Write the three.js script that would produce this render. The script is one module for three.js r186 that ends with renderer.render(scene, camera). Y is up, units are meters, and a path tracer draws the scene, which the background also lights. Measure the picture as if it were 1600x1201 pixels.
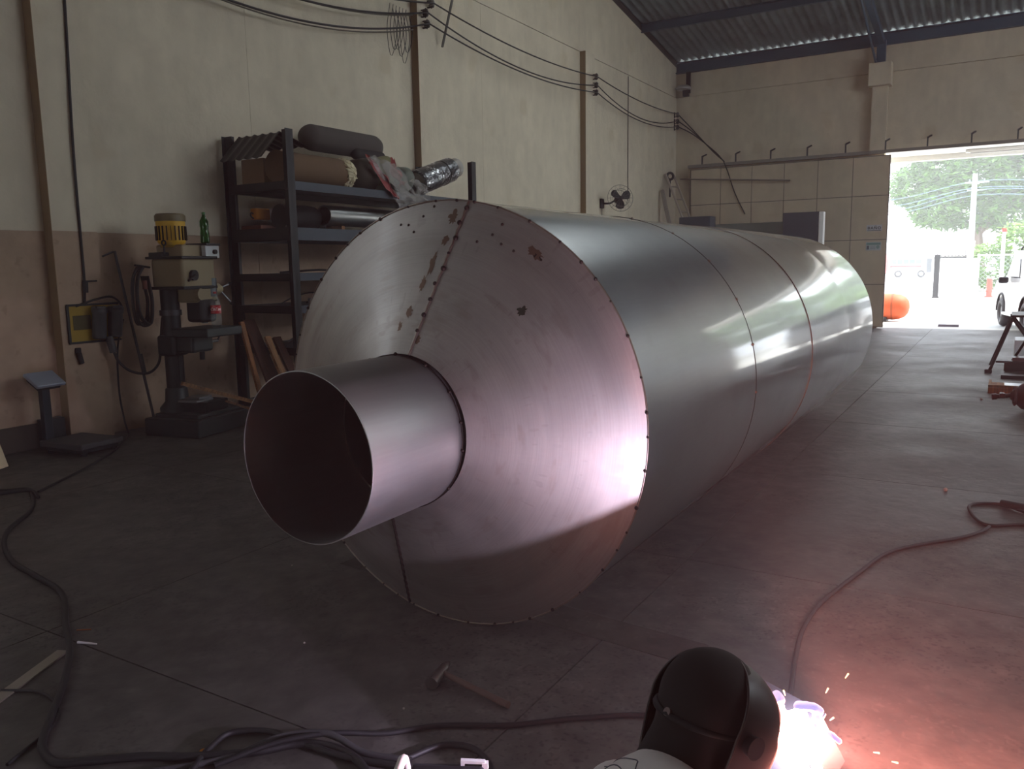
import * as THREE from 'three';
import { RoundedBoxGeometry } from 'three/addons/geometries/RoundedBoxGeometry.js';
import { mergeGeometries } from 'three/addons/utils/BufferGeometryUtils.js';
import { MarchingCubes } from 'three/addons/objects/MarchingCubes.js';

// ------------------------------------------------------------------ camera, sky, sun, exposure
const scene = new THREE.Scene();
const renderer = new THREE.WebGLRenderer({ antialias: true });
renderer.toneMapping = THREE.LinearToneMapping;
renderer.toneMappingExposure = 1.42;
renderer.shadowMap.enabled = true;

const camera = new THREE.PerspectiveCamera(50.458, 1600 / 1201, 0.05, 400);
camera.position.set(0, 1.53, 0);
camera.rotation.set(-0.1433, 0.54281, -0.0165, 'YXZ');

scene.background = new THREE.Color().setRGB(3.6, 3.9, 4.3);
const sun = new THREE.DirectionalLight(new THREE.Color(1, 0.95, 0.86), 8);
sun.position.set(14, 40, -37);
sun.target.position.set(-4, 0, -30);
sun.castShadow = true;
sun.shadow.mapSize.set(4096, 4096);
Object.assign(sun.shadow.camera, { left: -60, right: 60, top: 60, bottom: -60, near: 1, far: 140 });
scene.add(sun, sun.target);
scene.fog = new THREE.FogExp2(0xffffff, 0.0055);

// ------------------------------------------------------------------ helpers
const V = (x, y, z) => new THREE.Vector3(x, y, z);
let seed = 7;
const rnd = () => { seed = (seed * 1664525 + 1013904223) >>> 0; return seed / 4294967296; };
const rr = (a, b) => a + (b - a) * rnd();
const names = {};
function numbered(n) { const k = names[n] = (names[n] ?? -1) + 1; return k ? n + '_' + String(k).padStart(3, '0') : n; }
function shade(o) { o.traverse((m) => { if (m.isMesh) { m.castShadow = true; m.receiveShadow = true; } }); return o; }
function thing(name, label, category, p = [0, 0, 0], turn = 0, group) {
  const o = new THREE.Group(); o.name = numbered(name); o.position.set(...p); o.rotation.y = turn;
  o.userData = { label, category }; if (group) o.userData.group = group; scene.add(o); return o;
}
function part(name, geo, mat, parent, label) {
  const m = new THREE.Mesh(Array.isArray(geo) ? merge(geo) : geo, mat); m.name = name; m.castShadow = m.receiveShadow = true;
  if (label) m.userData.label = label; parent.add(m); return m;
}
function single(name, geo, mat, label, category, group) {
  const m = part(numbered(name), geo, mat, scene); m.userData = { label, category }; if (group) m.userData.group = group; return m;
}
function structG(name) { const g = new THREE.Group(); g.name = name; g.userData.kind = 'structure'; scene.add(g); return g; }
function struct(name, geo, mat) { const m = part(name, geo, mat, scene); m.userData.kind = 'structure'; return m; }
function merge(list) {
  const l = list.map((g) => { let h = g.index ? g.toNonIndexed() : g; for (const k of Object.keys(h.attributes)) if (!['position', 'normal', 'uv'].includes(k)) h.deleteAttribute(k); return h; });
  return mergeGeometries(l);
}
function uvm(g) {   // uv in metres from the position, by the way the face points
  const p = g.attributes.position, n = g.attributes.normal, uv = new Float32Array(p.count * 2);
  for (let i = 0; i < p.count; i++) {
    const x = Math.abs(n.getX(i)), y = Math.abs(n.getY(i)), z = Math.abs(n.getZ(i));
    if (x >= y && x >= z) { uv[2 * i] = p.getZ(i); uv[2 * i + 1] = p.getY(i); } else if (y >= z) { uv[2 * i] = p.getX(i); uv[2 * i + 1] = p.getZ(i); } else { uv[2 * i] = p.getX(i); uv[2 * i + 1] = p.getY(i); }
  }
  g.setAttribute('uv', new THREE.BufferAttribute(uv, 2)); return g;
}
const box = (w, h, d, x = 0, y = 0, z = 0) => uvm(new THREE.BoxGeometry(w, h, d).translate(x, y, z));
const span = (x0, x1, y0, y1, z0, z1) => box(x1 - x0, y1 - y0, z1 - z0, (x0 + x1) / 2, (y0 + y1) / 2, (z0 + z1) / 2);
const rbox = (w, h, d, r, x = 0, y = 0, z = 0, s = 2) => uvm(new RoundedBoxGeometry(w, h, d, s, r).translate(x, y, z));
const cyl = (r0, r1, h, n = 20, x = 0, y = 0, z = 0) => new THREE.CylinderGeometry(r1, r0, h, n).translate(x, y, z);
function bar(a, b, r, n = 10, r2 = r) {   // round bar between two points
  const d = b.clone().sub(a), g = new THREE.CylinderGeometry(r2, r, d.length(), n);
  g.applyQuaternion(new THREE.Quaternion().setFromUnitVectors(V(0, 1, 0), d.clone().normalize())); const c = a.clone().add(b).multiplyScalar(0.5);
  return g.translate(c.x, c.y, c.z);
}
function beam(a, b, w, h, up = V(0, 1, 0)) {   // square bar between two points
  const d = b.clone().sub(a), L = d.length(), z = d.clone().normalize(), x = up.clone().cross(z).normalize(), y = z.clone().cross(x);
  const g = uvm(new THREE.BoxGeometry(w, h, L)), m = new THREE.Matrix4().makeBasis(x, y, z); g.applyMatrix4(m);
  const c = a.clone().add(b).multiplyScalar(0.5); return g.translate(c.x, c.y, c.z);
}
const curve = (pts) => new THREE.CatmullRomCurve3(pts.map((p) => (Array.isArray(p) ? V(...p) : p)), false, 'centripetal');
const tube = (pts, r, n = 60, k = 8) => new THREE.TubeGeometry(curve(pts), n, r, k);
const lathe = (pts, n = 32) => new THREE.LatheGeometry(pts.map((p) => new THREE.Vector2(p[0], p[1])), n);
function extr(pts, depth, bevel = 0) {
  const s = new THREE.Shape(pts.map((p) => new THREE.Vector2(p[0], p[1])));
  return uvm(new THREE.ExtrudeGeometry(s, { depth, bevelEnabled: bevel > 0, bevelThickness: bevel, bevelSize: bevel, bevelSegments: 2 }));
}
const turnX = (g, a) => g.rotateX(a), turnZ = (g, a) => g.rotateZ(a);

// noise that tiles
const hash = (x, y, s) => { let h = (x * 374761393 + y * 668265263 + s * 1442695041) | 0; h = Math.imul(h ^ (h >>> 13), 1274126177); return ((h ^ (h >>> 16)) >>> 0) / 4294967296; };
function vn(u, v, per, s) {
  const x = u * per, y = v * per, xi = Math.floor(x), yi = Math.floor(y), fx = x - xi, fy = y - yi, a = fx * fx * (3 - 2 * fx), b = fy * fy * (3 - 2 * fy), w = (k) => ((k % per) + per) % per;
  const h = (i, j) => hash(w(xi + i), w(yi + j), s);
  return (h(0, 0) * (1 - a) + h(1, 0) * a) * (1 - b) + (h(0, 1) * (1 - a) + h(1, 1) * a) * b;
}
function fbm(u, v, per, oct, s) { let t = 0, a = 0.5, n = 0; for (let o = 0; o < oct; o++) { t += a * vn(u, v, per << o, s + o * 17); n += a; a *= 0.55; } return t / n; }
const nz = (x, y, s) => vn((x + 32) / 64, (y + 32) / 64, 64, s);
const sm = (a, b, x) => { const t = Math.min(1, Math.max(0, (x - a) / (b - a))); return t * t * (3 - 2 * t); };
function tex(size, fn, srgb = true, tile = 1) {
  const d = new Uint8Array(size * size * 4);
  for (let j = 0; j < size; j++) for (let i = 0; i < size; i++) {
    const c = fn((i + 0.5) / size, (j + 0.5) / size), o = (j * size + i) * 4;
    for (let k = 0; k < 3; k++) d[o + k] = Math.max(0, Math.min(255, Array.isArray(c) ? c[k] : c)); d[o + 3] = 255;
  }
  const t = new THREE.DataTexture(d, size, size); t.magFilter = THREE.LinearFilter; t.minFilter = THREE.LinearMipmapLinearFilter; t.generateMipmaps = true;
  t.wrapS = t.wrapT = THREE.RepeatWrapping; if (srgb) t.colorSpace = THREE.SRGBColorSpace; t.repeat.set(1 / tile, 1 / tile); t.needsUpdate = true; return t;
}
const mix = (a, b, t) => a.map((x, i) => x + (b[i] - x) * t);
const M = (c, rough = 0.6, metal = 0, o = {}) => new THREE.MeshStandardMaterial({ color: c, roughness: rough, metalness: metal, ...o });
const P = (c, rough, metal, o = {}) => new THREE.MeshPhysicalMaterial({ color: c, roughness: rough, metalness: metal, ...o });

// ------------------------------------------------------------------ textures and materials
const tPlaster = tex(512, (u, v) => {
  const a = fbm(u, v, 4, 5, 3), b = fbm(u, v, 24, 3, 9), dr = fbm(u, v * 0.25, 32, 3, 21), st = sm(0.62, 0.8, fbm(u, v, 7, 4, 40));
  const k = 0.93 + 0.1 * (a - 0.5) + 0.05 * (b - 0.5) + 0.06 * (dr - 0.5); return mix([218 * k, 207 * k, 183 * k], [184, 168, 138], st * 0.35);
}, true, 3.7);
const tPlasterLow = tex(512, (u, v) => {
  const a = fbm(u, v, 5, 5, 103), b = fbm(u, v, 30, 3, 19), st = sm(0.55, 0.7, fbm(u, v, 5, 4, 140)), sc = sm(0.66, 0.8, fbm(u, v, 40, 4, 77));
  const k = 0.92 + 0.16 * (a - 0.5) + 0.08 * (b - 0.5); return mix(mix([184 * k, 156 * k, 130 * k], [150, 118, 92], st * 0.5), [128, 104, 84], sc * 0.35);
}, true, 2.9);
const tConc = tex(1024, (u, v) => {
  const a = fbm(u, v, 4, 6, 5), b = fbm(u, v, 60, 3, 15), c = fbm(u, v, 9, 4, 31), dark = sm(0.56, 0.74, c), pale = sm(0.6, 0.76, fbm(u, v, 6, 5, 61)), sp = sm(0.8, 0.86, vn(u, v, 300, 3)) * sm(0.5, 0.7, a);
  const fine = sm(0.7, 0.85, vn(u, v, 420, 23)) * sm(0.4, 0.6, fbm(u, v, 12, 3, 88)), k = 0.85 + 0.4 * (a - 0.5) + 0.42 * (b - 0.5) - 0.22 * fine; return mix(mix(mix([96 * k, 93 * k, 89 * k], [74, 71, 68], dark * 0.5), [108, 104, 99], pale * 0.3), [150, 146, 140], sp * 0.2);
}, true, 4.6);
const tConcR = tex(512, (u, v) => 118 + 60 * fbm(u, v, 6, 5, 91), false, 3.1);
const tBump = tex(512, (u, v) => 255 * fbm(u, v, 24, 4, 51), false, 1.3);
const mWall = M(0xffffff, 0.85, 0, { map: tPlaster, bumpMap: tBump, bumpScale: 0.004 });
const mWallLow = M(0xffffff, 0.7, 0, { map: tPlasterLow, bumpMap: tBump, bumpScale: 0.003 });
const mBrown = M(0x8a7355, 0.75), mBrownLow = M(0x8a5f42, 0.75);
const mConc = [0xffffff, 0xf6f4f2, 0xeeecea].map((c) => M(c, 1, 0, { map: tConc, roughnessMap: tConcR, bumpMap: tBump, bumpScale: 0.003 }));
const mJoint = M(0x3a3733, 0.95);
const mPatch = M(0xd8d4cc, 0.9, 0, { map: tConc });
const tRoof = tex(256, (u, v) => { const k = 0.85 + 0.3 * (fbm(u, v, 6, 4, 8) - 0.5); return [132 * k, 146 * k, 150 * k]; }, true, 2);
const mRoof = M(0xffffff, 0.8, 0, { map: tRoof });
const mSteelBlue = M(0x3d5468, 0.5, 0.2);
const tBrush = tex(512, (u, v) => { const a = fbm(u, v, 6, 5, 11), s = vn(u, v * 0.05, 256, 4); return 205 + 50 * (a - 0.5) + 14 * (s - 0.5); }, false, 1.1);
const tSheet = tex(512, (u, v) => {
  const a = fbm(u, v, 5, 5, 71), s = vn(u, v * 0.03, 256, 6), g = sm(0.62, 0.75, fbm(u, v, 9, 4, 33));
  const k = 0.97 + 0.05 * (a - 0.5) + 0.015 * (s - 0.5); return mix([200 * k, 201 * k, 200 * k], [184, 182, 178], g * 0.25);
}, true, 1.6);
const tWave = tex(256, (u, v) => 255 * fbm(u, v, 3, 2, 81), false, 1.9);
const mShell = P(0xd6dadd, 0.44, 1, { clearcoat: 0.9, clearcoatRoughness: 0.07, map: tSheet, roughnessMap: tBrush, bumpMap: tWave, bumpScale: 0.004 });
const mNeck = P(0xdedcda, 0.66, 1, { map: tSheet, roughnessMap: tBrush });
const mInside = P(0xdedcda, 0.66, 1, { map: tSheet, roughnessMap: tBrush });
const mWeld = M(0x8a7f74, 0.35, 0.9), mWeldDark = M(0x2f2622, 0.55, 0.7), mHeat = M(0x6e5a4c, 0.5, 0.7);
const mBlack = M(0x15171a, 0.45, 0.3), mBlackMatt = M(0x16161a, 0.7), mRubber = M(0x141416, 0.6), mGreyRub = M(0x3a3a3c, 0.6);
const mRack = M(0x0e1115, 0.45, 0.2), mDeck = M(0x3d444d, 0.5, 0.4);
const mIron = M(0x4a4b4d, 0.45, 0.8), mIronDark = M(0x2b2c2e, 0.5, 0.6), mChrome = M(0xb9bbbd, 0.22, 1), mSteel = M(0x8f9194, 0.38, 0.9);
const tWood = tex(256, (u, v) => { const g = fbm(u * 1, v * 0.08, 32, 3, 5), k = 0.8 + 0.5 * (g - 0.5) + 0.2 * (fbm(u, v, 8, 3, 66) - 0.5); return [166 * k, 118 * k, 76 * k]; }, true, 0.5);
const mWood = M(0xffffff, 0.75, 0, { map: tWood }), mWoodDark = M(0x7b5a48, 0.8, 0, { map: tWood }), mWoodPale = M(0xffe6c4, 0.7, 0, { map: tWood });
const mWhite = M(0xe9e9e6, 0.5), mYellow = M(0xd3a51c, 0.5), mOrange = M(0xd98a1e, 0.55), mCream = M(0xb9a98a, 0.6);

// ------------------------------------------------------------------ the building
const XW = -7.33, ZB = -20.35, XR = 8.6, ZF = 6.4, YG = 5.63, SL = 0.155;
const ridge = (ZB + ZF) / 2;
const roofY = (z) => 6.36 + SL * ((ZF - ZB) / 2 - Math.abs(z - ridge));

// floor of cast slabs with open joints
{
  const f = structG('floor');
  part('slab_bed', span(XW - 0.2, XR + 0.2, -0.3, -0.02, ZB - 0.2, ZF + 0.2), mJoint, f);
  const xs = [XW, -5.6, -3.47, -1.34, 0.8, 2.95, 5.1, 7.2, XR], zs = [ZF, 4.6, 2.46, 0.32, -1.82, -3.97, -6.1, -8.25, -10.4, -12.4, -14.5, -16.6, -18.5, ZB - 0.2];
  for (let i = 0; i + 1 < xs.length; i++) for (let j = 0; j + 1 < zs.length; j++)
    part('floor_slab', span(xs[i] + 0.003, xs[i + 1] - 0.003, -0.05, 0.0012 * hash(i, j, 3), zs[j + 1] + 0.003, zs[j] - 0.003), mConc[Math.floor(hash(i, j, 9) * 3)], f);
  part('repair_strip', beam(V(-2.9, -0.008, -3.14), V(-0.95, -0.008, -2.97), 0.2, 0.022), mPatch, f, 'pale strip of newer mortar let into the floor');
}
// left wall: panels with open joints, brown lower paint
{
  const w = structG('wall_left'), js = [ZF, 1.2, -4.6, -6.6, -9.6, -11.37, -14.9, -17.3, ZB];
  const WZ = [-1.3, 1.1], WY = [3.9, 5.55];
  for (const [y0, y1, z0, z1] of [[0, roofY(ridge), ZB - 0.2, WZ[0]], [0, roofY(ridge), WZ[1], ZF + 0.2], [0, WY[0], ...WZ], [WY[1], roofY(ridge), ...WZ]]) part('wall_core', span(XW - 0.3, XW - 0.03, y0, y1, z0, z1), mJoint, w);
  { const wn = structG('window_1'); part('window_frame', [span(XW - 0.2, XW - 0.14, WY[0], WY[0] + 0.05, ...WZ), span(XW - 0.2, XW - 0.14, WY[1] - 0.05, WY[1], ...WZ), span(XW - 0.2, XW - 0.14, ...WY, WZ[0], WZ[0] + 0.05), span(XW - 0.2, XW - 0.14, ...WY, WZ[1] - 0.05, WZ[1]), span(XW - 0.2, XW - 0.14, ...WY, -0.13, -0.07)], mIron, wn); }
  for (let i = 0; i + 1 < js.length; i++) {
    const z1 = js[i] - 0.002, z0 = js[i + 1] + 0.002;
    for (const [y0, y1, a, b] of i === 1 ? [[1.91, YG - 0.006, z0, WZ[0]], [1.91, YG - 0.006, WZ[1], z1], [1.91, WY[0], ...WZ], [WY[1], YG - 0.006, ...WZ]] : [[1.91, YG - 0.006, z0, z1]]) part('wall_panel', span(XW - 0.05, XW, y0, y1, a, b), mWall, w);
    part('painted_dado', span(XW - 0.05, XW + 0.001, 0, 1.909, z0, z1), mWallLow, w);
    const s = new THREE.Shape([[-z1, YG + 0.012], [-z0, YG + 0.012], [-z0, roofY(z0)], ...(z0 < ridge && z1 > ridge ? [[-ridge, roofY(ridge)]] : []), [-z1, roofY(z1)]].map((p) => new THREE.Vector2(...p)));
    part('gable_panel', uvm(new THREE.ExtrudeGeometry(s, { depth: 0.05, bevelEnabled: false }).rotateY(Math.PI / 2).translate(XW - 0.062, 0, 0)), mWall, w);
  }
  for (const z of [1.1, -4.17, -9.57, -14.9]) {
    part('pilaster', span(XW, XW + 0.12, 1.91, YG, z - 0.42, z - 0.002), mWall, w);
    part('pilaster_base', span(XW, XW + 0.12, 0, 1.91, z - 0.42, z - 0.002), mWallLow, w);
    part('pilaster_edge', span(XW, XW + 0.12, 0, YG, z - 0.002, z + 0.002), mBrown, w, 'brown painted edge of the pilaster');
  }
  part('kerb', span(XW, XW + 0.03, 0, 0.22, -4.15, ZF), M(0x4b4038, 0.8), w);
}
// back wall with the big doorway
const DX0 = -2.33, DX1 = 3.7, DH = 3.93;
{
  const w = structG('wall_back');
  const sp = (a, b, c, d) => span(a, b, c, d, ZB - 0.2, ZB);
  part('wall_panel', sp(XW - 0.2, DX0 - 0.15, 0, YG - 0.006), mWall, w);
  part('wall_panel', sp(DX0 - 0.15, DX1, DH, YG - 0.006), mWall, w);
  part('wall_panel', sp(DX1, 4.5, 0, YG - 0.006), mWall, w); part('wall_panel', sp(4.5, 7.8, 0, 1.5), mWall, w); part('wall_panel', sp(4.5, 7.8, 2.5, YG - 0.006), mWall, w); part('wall_panel', sp(7.8, XR + 0.2, 0, YG - 0.006), mWall, w);
  { const wn = structG('window_2'), mPane = P(0xb9bdb8, 0.9, 0, { transmission: 0.25, thickness: 0 }); for (let k = 0; k < 6; k++) { part('pane', span(4.5 + k * 0.55 + 0.02, 4.5 + k * 0.55 + 0.53, 1.52, 2.48, ZB - 0.12, ZB - 0.115), mPane, wn); part('mullion', span(4.5 + k * 0.55 - 0.02, 4.5 + k * 0.55 + 0.02, 1.5, 2.5, ZB - 0.14, ZB - 0.08), mIronDark, wn); } }
  part('wall_top_band', span(XW - 0.2, XR + 0.2, YG + 0.012, 6.2, ZB - 0.2, ZB - 0.02), mWall, w);
  for (const x of [-2.62, 8.2]) {
    part('pilaster', span(x - 0.15, x + 0.16, DH + 0.02, 5.35, ZB, ZB + 0.16), mWall, w);
    part('pilaster_cap', rbox(0.46, 0.48, 0.3, 0.01, x, 5.56, ZB + 0.15), mWall, w);
  }
}
// right wall, open above head height; front wall with a second doorway
{
  const w = structG('wall_right');
  part('wall_base', span(XR, XR + 0.2, 0, 3.7, ZB - 0.2, ZF + 0.2), mWall, w);
  part('wall_upper', span(XR, XR + 0.2, 3.7, 8.7, -6.8, ZF + 0.2), mWall, w);
  part('wall_upper', span(XR, XR + 0.2, 3.7, 6.8, ZB - 0.2, -17), mWall, w);
  for (const z of [-14.9, -9.57, -6.9]) part('column', span(XR - 0.05, XR + 0.2, 3.7, roofY(z), z - 0.15, z + 0.15), mWall, w);
  const f = structG('wall_front');
  part('wall_panel', span(XW - 0.2, -5.2, 0, 6.3, ZF, ZF + 0.2), mWall, f);
  part('wall_panel', span(-3.2, XR + 0.2, 0, 6.3, ZF, ZF + 0.2), mWall, f);
  part('wall_panel', span(-5.2, -3.2, 2.4, 6.3, ZF, ZF + 0.2), mWall, f);
}
// roof: corrugated fibre cement sheets on steel purlins
{
  const r = structG('ceiling');
  const mSky = P(0xf2f6f4, 1, 0, { transmission: 0.5, thickness: 0 });   // translucent roof light sheets
  function sheet(x0, x1, za, zb, lift) {
    const nx = Math.round((x1 - x0) / 0.177 * 8), nz = 2, g = new THREE.PlaneGeometry(1, 1, nx, nz), p = g.attributes.position, uv = g.attributes.uv;
    for (let i = 0; i < p.count; i++) {
      const x = x0 + (x1 - x0) * (p.getX(i) + 0.5), z = za + (zb - za) * (p.getY(i) + 0.5);
      p.setXYZ(i, x, roofY(z) + 0.165 + lift + 0.027 * Math.sin(x / 0.177 * 2 * Math.PI), z); uv.setXY(i, x, z);
    }
    g.computeVertexNormals(); return g;
  }
  for (let k = 0; k < 17; k++) { const x = XW - 0.3 + k; 
    if ([4, 5, 6].includes(k)) { part('roof_sheet', sheet(x, x + 1.06, ZB - 0.3, -14.2, (k % 2) * 0.006), mRoof, r); part('skylight_sheet', sheet(x, x + 1.06, -14.2, -10.4, (k % 2) * 0.006), mSky, r); part('roof_sheet', sheet(x, x + 1.06, -10.4, ridge, (k % 2) * 0.006), mRoof, r); } else part('roof_sheet', sheet(x, x + 1.06, ZB - 0.3, ridge, (k % 2) * 0.006), mRoof, r); part('roof_sheet', sheet(x, x + 1.06, ridge, ZF + 0.4, (k % 2) * 0.006), mRoof, r); }
  part('eave_beam', [span(XW, XR + 0.2, 6.2, 6.46, ZB - 0.1, ZB + 0.02), span(XW, XR + 0.2, 6.2, 6.22, ZB, ZB + 0.1), span(XW, XR + 0.2, 6.44, 6.46, ZB, ZB + 0.1)], mSteelBlue, r);
  for (const z of [-18.05, -15.9, -13.7, -11.5, -9.3, ridge - 0.3, -4.4, -2.2, 0, 2.2, 4.4, ZF]) {
    const y = roofY(z) + 0.12; part('purlin', [span(XW, XR + 0.2, y - 0.17, y + 0.01, z, z + 0.012), span(XW, XR + 0.2, y - 0.17, y - 0.155, z, z + 0.07), span(XW, XR + 0.2, y - 0.005, y + 0.01, z, z + 0.07)], mSteelBlue, r);
  }
  for (const x of [-2.62, 8.2]) {
    part('rafter', [beam(V(x, roofY(ZB) - 0.12, ZB + 0.1), V(x, roofY(ridge) - 0.12, ridge), 0.12, 0.14), beam(V(x, roofY(ZF) - 0.12, ZF), V(x, roofY(ridge) - 0.12, ridge), 0.12, 0.14)], mSteelBlue, r);
    part('rafter_post', box(0.18, 0.55, 0.12, x, 6.0, ZB + 0.16), mSteelBlue, r);
    part('rafter_brace', bar(V(x - 0.1, 5.82, ZB + 0.2), V(x - 0.1, 6.55, ZB + 2.6), 0.025), mSteelBlue, r);
  }
}
// sliding door leaf drawn to the left of the doorway, its rail and hangers
{
  const d = structG('door_1'), z = ZB + 0.17;
  part('door_frame', span(-6.9, DX0, 0.03, 3.84, z - 0.05, z - 0.012), M(0x6b645d, 0.6, 0.2), d);
  const mLeaf = M(0xffffff, 0.65, 0, { map: tPlaster, color: 0xf0ece8 });
  const ys = [0.04, 1.0, 2.0, 2.97, 3.83];
  for (let i = 0; i < 6; i++) for (let j = 0; j < 4; j++) {
    const x1 = DX0 - 0.02 - i * 0.755, x0 = x1 - 0.74;
    part('door_sheet', span(x0, x1, ys[j] + 0.008, ys[j + 1] - 0.008, z - 0.012, z + 0.006), mLeaf, d);
  }
  part('door_rail', [span(-6.95, DX1 + 0.3, 3.88, 3.95, z - 0.06, z + 0.03)], M(0x8a857d, 0.5, 0.4), d);
  for (let k = 0; k < 9; k++) { const x = -6.6 + k * 0.83; part('rail_bracket', [box(0.03, 0.2, 0.03, x, 4.05, z - 0.02), beam(V(x, 4.14, z - 0.02), V(x + 0.06, 4.2, ZB + 0.01), 0.03, 0.03)], mIron, d); }
}

// ------------------------------------------------------------------ the big vessel
const DC = V(-1.99, 0.903, -2.77), DR = 0.9;
{
  const t = thing('steel_vessel', 'huge horizontal sheet steel drum with a cone end and short open neck', 'vessel', [DC.x, 0, DC.z]);
  const ax = (g) => g.rotateX(-Math.PI / 2).translate(0, DC.y, 0);   // lathe axis y -> -z (into the room)
  const L = [0, 1.518, 2.99, 4.476, 5.9];
  for (let k = 0; k < 4; k++) {
    const dr = [0, -0.004, 0.001, -0.003][k], g = lathe([[DR + dr - 0.006, L[k]], [DR + dr, L[k] + 0.0008], [DR + dr, (L[k] + L[k + 1]) / 2], [DR + dr, L[k + 1] - 0.0008], [DR + dr - 0.006, L[k + 1]]], 160);
    const uv = g.attributes.uv; for (let i = 0; i < uv.count; i++) uv.setXY(i, uv.getX(i) * 5.65 + k * 0.37, g.attributes.position.getY(i));
    part('shell_course', ax(g), mShell, t);
  }
  part('end_plate', ax(new THREE.CircleGeometry(DR - 0.005, 80).rotateX(-Math.PI / 2).translate(0, 5.89, 0)), mShell, t);
  for (let k = 1; k < 4; k++) {   // ring welds
    const pts = []; for (let i = 0; i <= 220; i++) { const a = i / 220 * 2 * Math.PI; pts.push(V(Math.cos(a) * (DR - 0.001), Math.sin(a) * (DR - 0.001) + DC.y, -L[k] + 0.0015 * Math.sin(i * 2.3))); }
    part('ring_weld', new THREE.TubeGeometry(new THREE.CatmullRomCurve3(pts, true), 440, k > 1 ? 0.0018 : 0.0032, 6, true), k > 1 ? mWeld : mWeldDark, t);
  }
  // cone of two plates, the seams at two angles
  const H = 0.307, r0 = 0.9, r1 = 0.302, seams = [81.5, 254.5];
  const conePt = (a, s, out = 0) => { const r = r0 + (r1 - r0) * s, k = out / Math.hypot(H, r0 - r1); return V(Math.cos(a) * (r + k * H), DC.y + Math.sin(a) * (r + k * H), s * H + k * (r0 - r1)); };
  const tCone = tex(1024, (u, v) => {   // u round the cone, v from the rim to the neck: rolled sheet with scuffs and grinding marks
    const a = fbm(u, v, 6, 6, 171), s = vn(u * 0.02, v, 256, 6), g = sm(0.6, 0.76, fbm(u, v, 10, 5, 233)), sc = sm(0.83, 0.88, vn(u, v * 0.12, 120, 12)) * sm(0.5, 0.62, fbm(u, v, 8, 2, 19));
    const k = 0.95 + 0.16 * (a - 0.5) + 0.04 * (s - 0.5); return mix(mix([200 * k, 197 * k, 192 * k], [166, 156, 146], g * 0.35), [130, 122, 114], sc * 0.12);
  }, true, 1);
  const mCone = P(0xdedcda, 0.7, 1, { clearcoat: 0.15, clearcoatRoughness: 0.15, map: tCone, roughnessMap: tBrush.clone() }); mCone.roughnessMap.repeat.set(5, 1); mCone.map.repeat.set(2, 1);
  for (let k = 0; k < 2; k++) {
    const a0 = seams[k] * Math.PI / 180 + 0.002, a1 = (seams[1 - k] + (k ? 360 : 0)) * Math.PI / 180 - 0.002, n = 96, m = 6, pos = [], uv = [], idx = [];
    for (let i = 0; i <= n; i++) for (let j = 0; j <= m; j++) { const a = a0 + (a1 - a0) * i / n, p = conePt(a, j / m); pos.push(p.x, p.y, p.z); uv.push(a / (2 * Math.PI), j / m); }
    for (let i = 0; i < n; i++) for (let j = 0; j < m; j++) { const q = i * (m + 1) + j; idx.push(q, q + m + 1, q + 1, q + 1, q + m + 1, q + m + 2); }
    const g = new THREE.BufferGeometry(); g.setAttribute('position', new THREE.Float32BufferAttribute(pos, 3)); g.setAttribute('uv', new THREE.Float32BufferAttribute(uv, 2)); g.setIndex(idx); g.computeVertexNormals();
    part('cone_plate', g, mCone, t);
    const sa = seams[k] * Math.PI / 180, sp = []; for (let i = 0; i <= 60; i++) { const p = conePt(sa + 0.002 * Math.sin(i * 1.7), i / 60, 0.001); sp.push(p); }
    part('seam_weld', new THREE.TubeGeometry(new THREE.CatmullRomCurve3(sp), 120, k ? 0.007 : 0.0055, 6), k ? mWeldDark : mWeld, t);
    if (!k) {   // heat tint and tacks beside the upper seam
      for (let q = 0; q < 9; q++) { const p = conePt(sa + rr(-0.006, 0.006) / 0.6, 0.05 + q * 0.1, 0.004); part('tack_weld', new THREE.SphereGeometry(rr(0.006, 0.011), 8, 6).translate(p.x, p.y, p.z), mWeldDark, t); }
    }
  }
  // scorched and heat-tinted patches left on the metal by tacking and grinding
  const blot = (deg, s, w, h, m, sd) => {
    const a = deg * Math.PI / 180, sh = new THREE.Shape(), n = 22, c = conePt(a, s, 0.0012), N = conePt(a, s, 1).sub(conePt(a, s, 0)).normalize();
    for (let i = 0; i <= n; i++) { const q = i / n * 2 * Math.PI, k = 0.6 + 0.8 * hash(i % n, sd, 5); i ? sh.lineTo(Math.cos(q) * w * k, Math.sin(q) * h * k) : sh.moveTo(w * k, 0); }
    const g = new THREE.ShapeGeometry(sh), rad = conePt(a, 1).sub(conePt(a, 0)).normalize(), tan = N.clone().cross(rad); g.applyMatrix4(new THREE.Matrix4().makeBasis(tan.negate(), rad, N)); g.translate(c.x, c.y, c.z); return g;
  };
  [[84.5, 0.12, 0.02, 0.03], [84.5, 0.27, 0.014, 0.024], [86.5, 0.42, 0.012, 0.05], [88, 0.56, 0.012, 0.035], [91, 0.74, 0.012, 0.022], [95, 0.83, 0.01, 0.018], [79.5, 0.9, 0.012, 0.014]].forEach(([d, s, w, h], i) => part('heat_tint', blot(d, s, w, h, 0, i), mHeat, t));
  part('scorch_mark', blot(56, 0.14, 0.035, 0.018, 0, 31), mHeat, t); part('scorch_mark', blot(54.5, 0.15, 0.018, 0.008, 0, 33), mWeldDark, t);
  part('ground_spot', blot(46, 0.43, 0.016, 0.018, 0, 51), M(0x9aa096, 0.2, 1), t);
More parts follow.
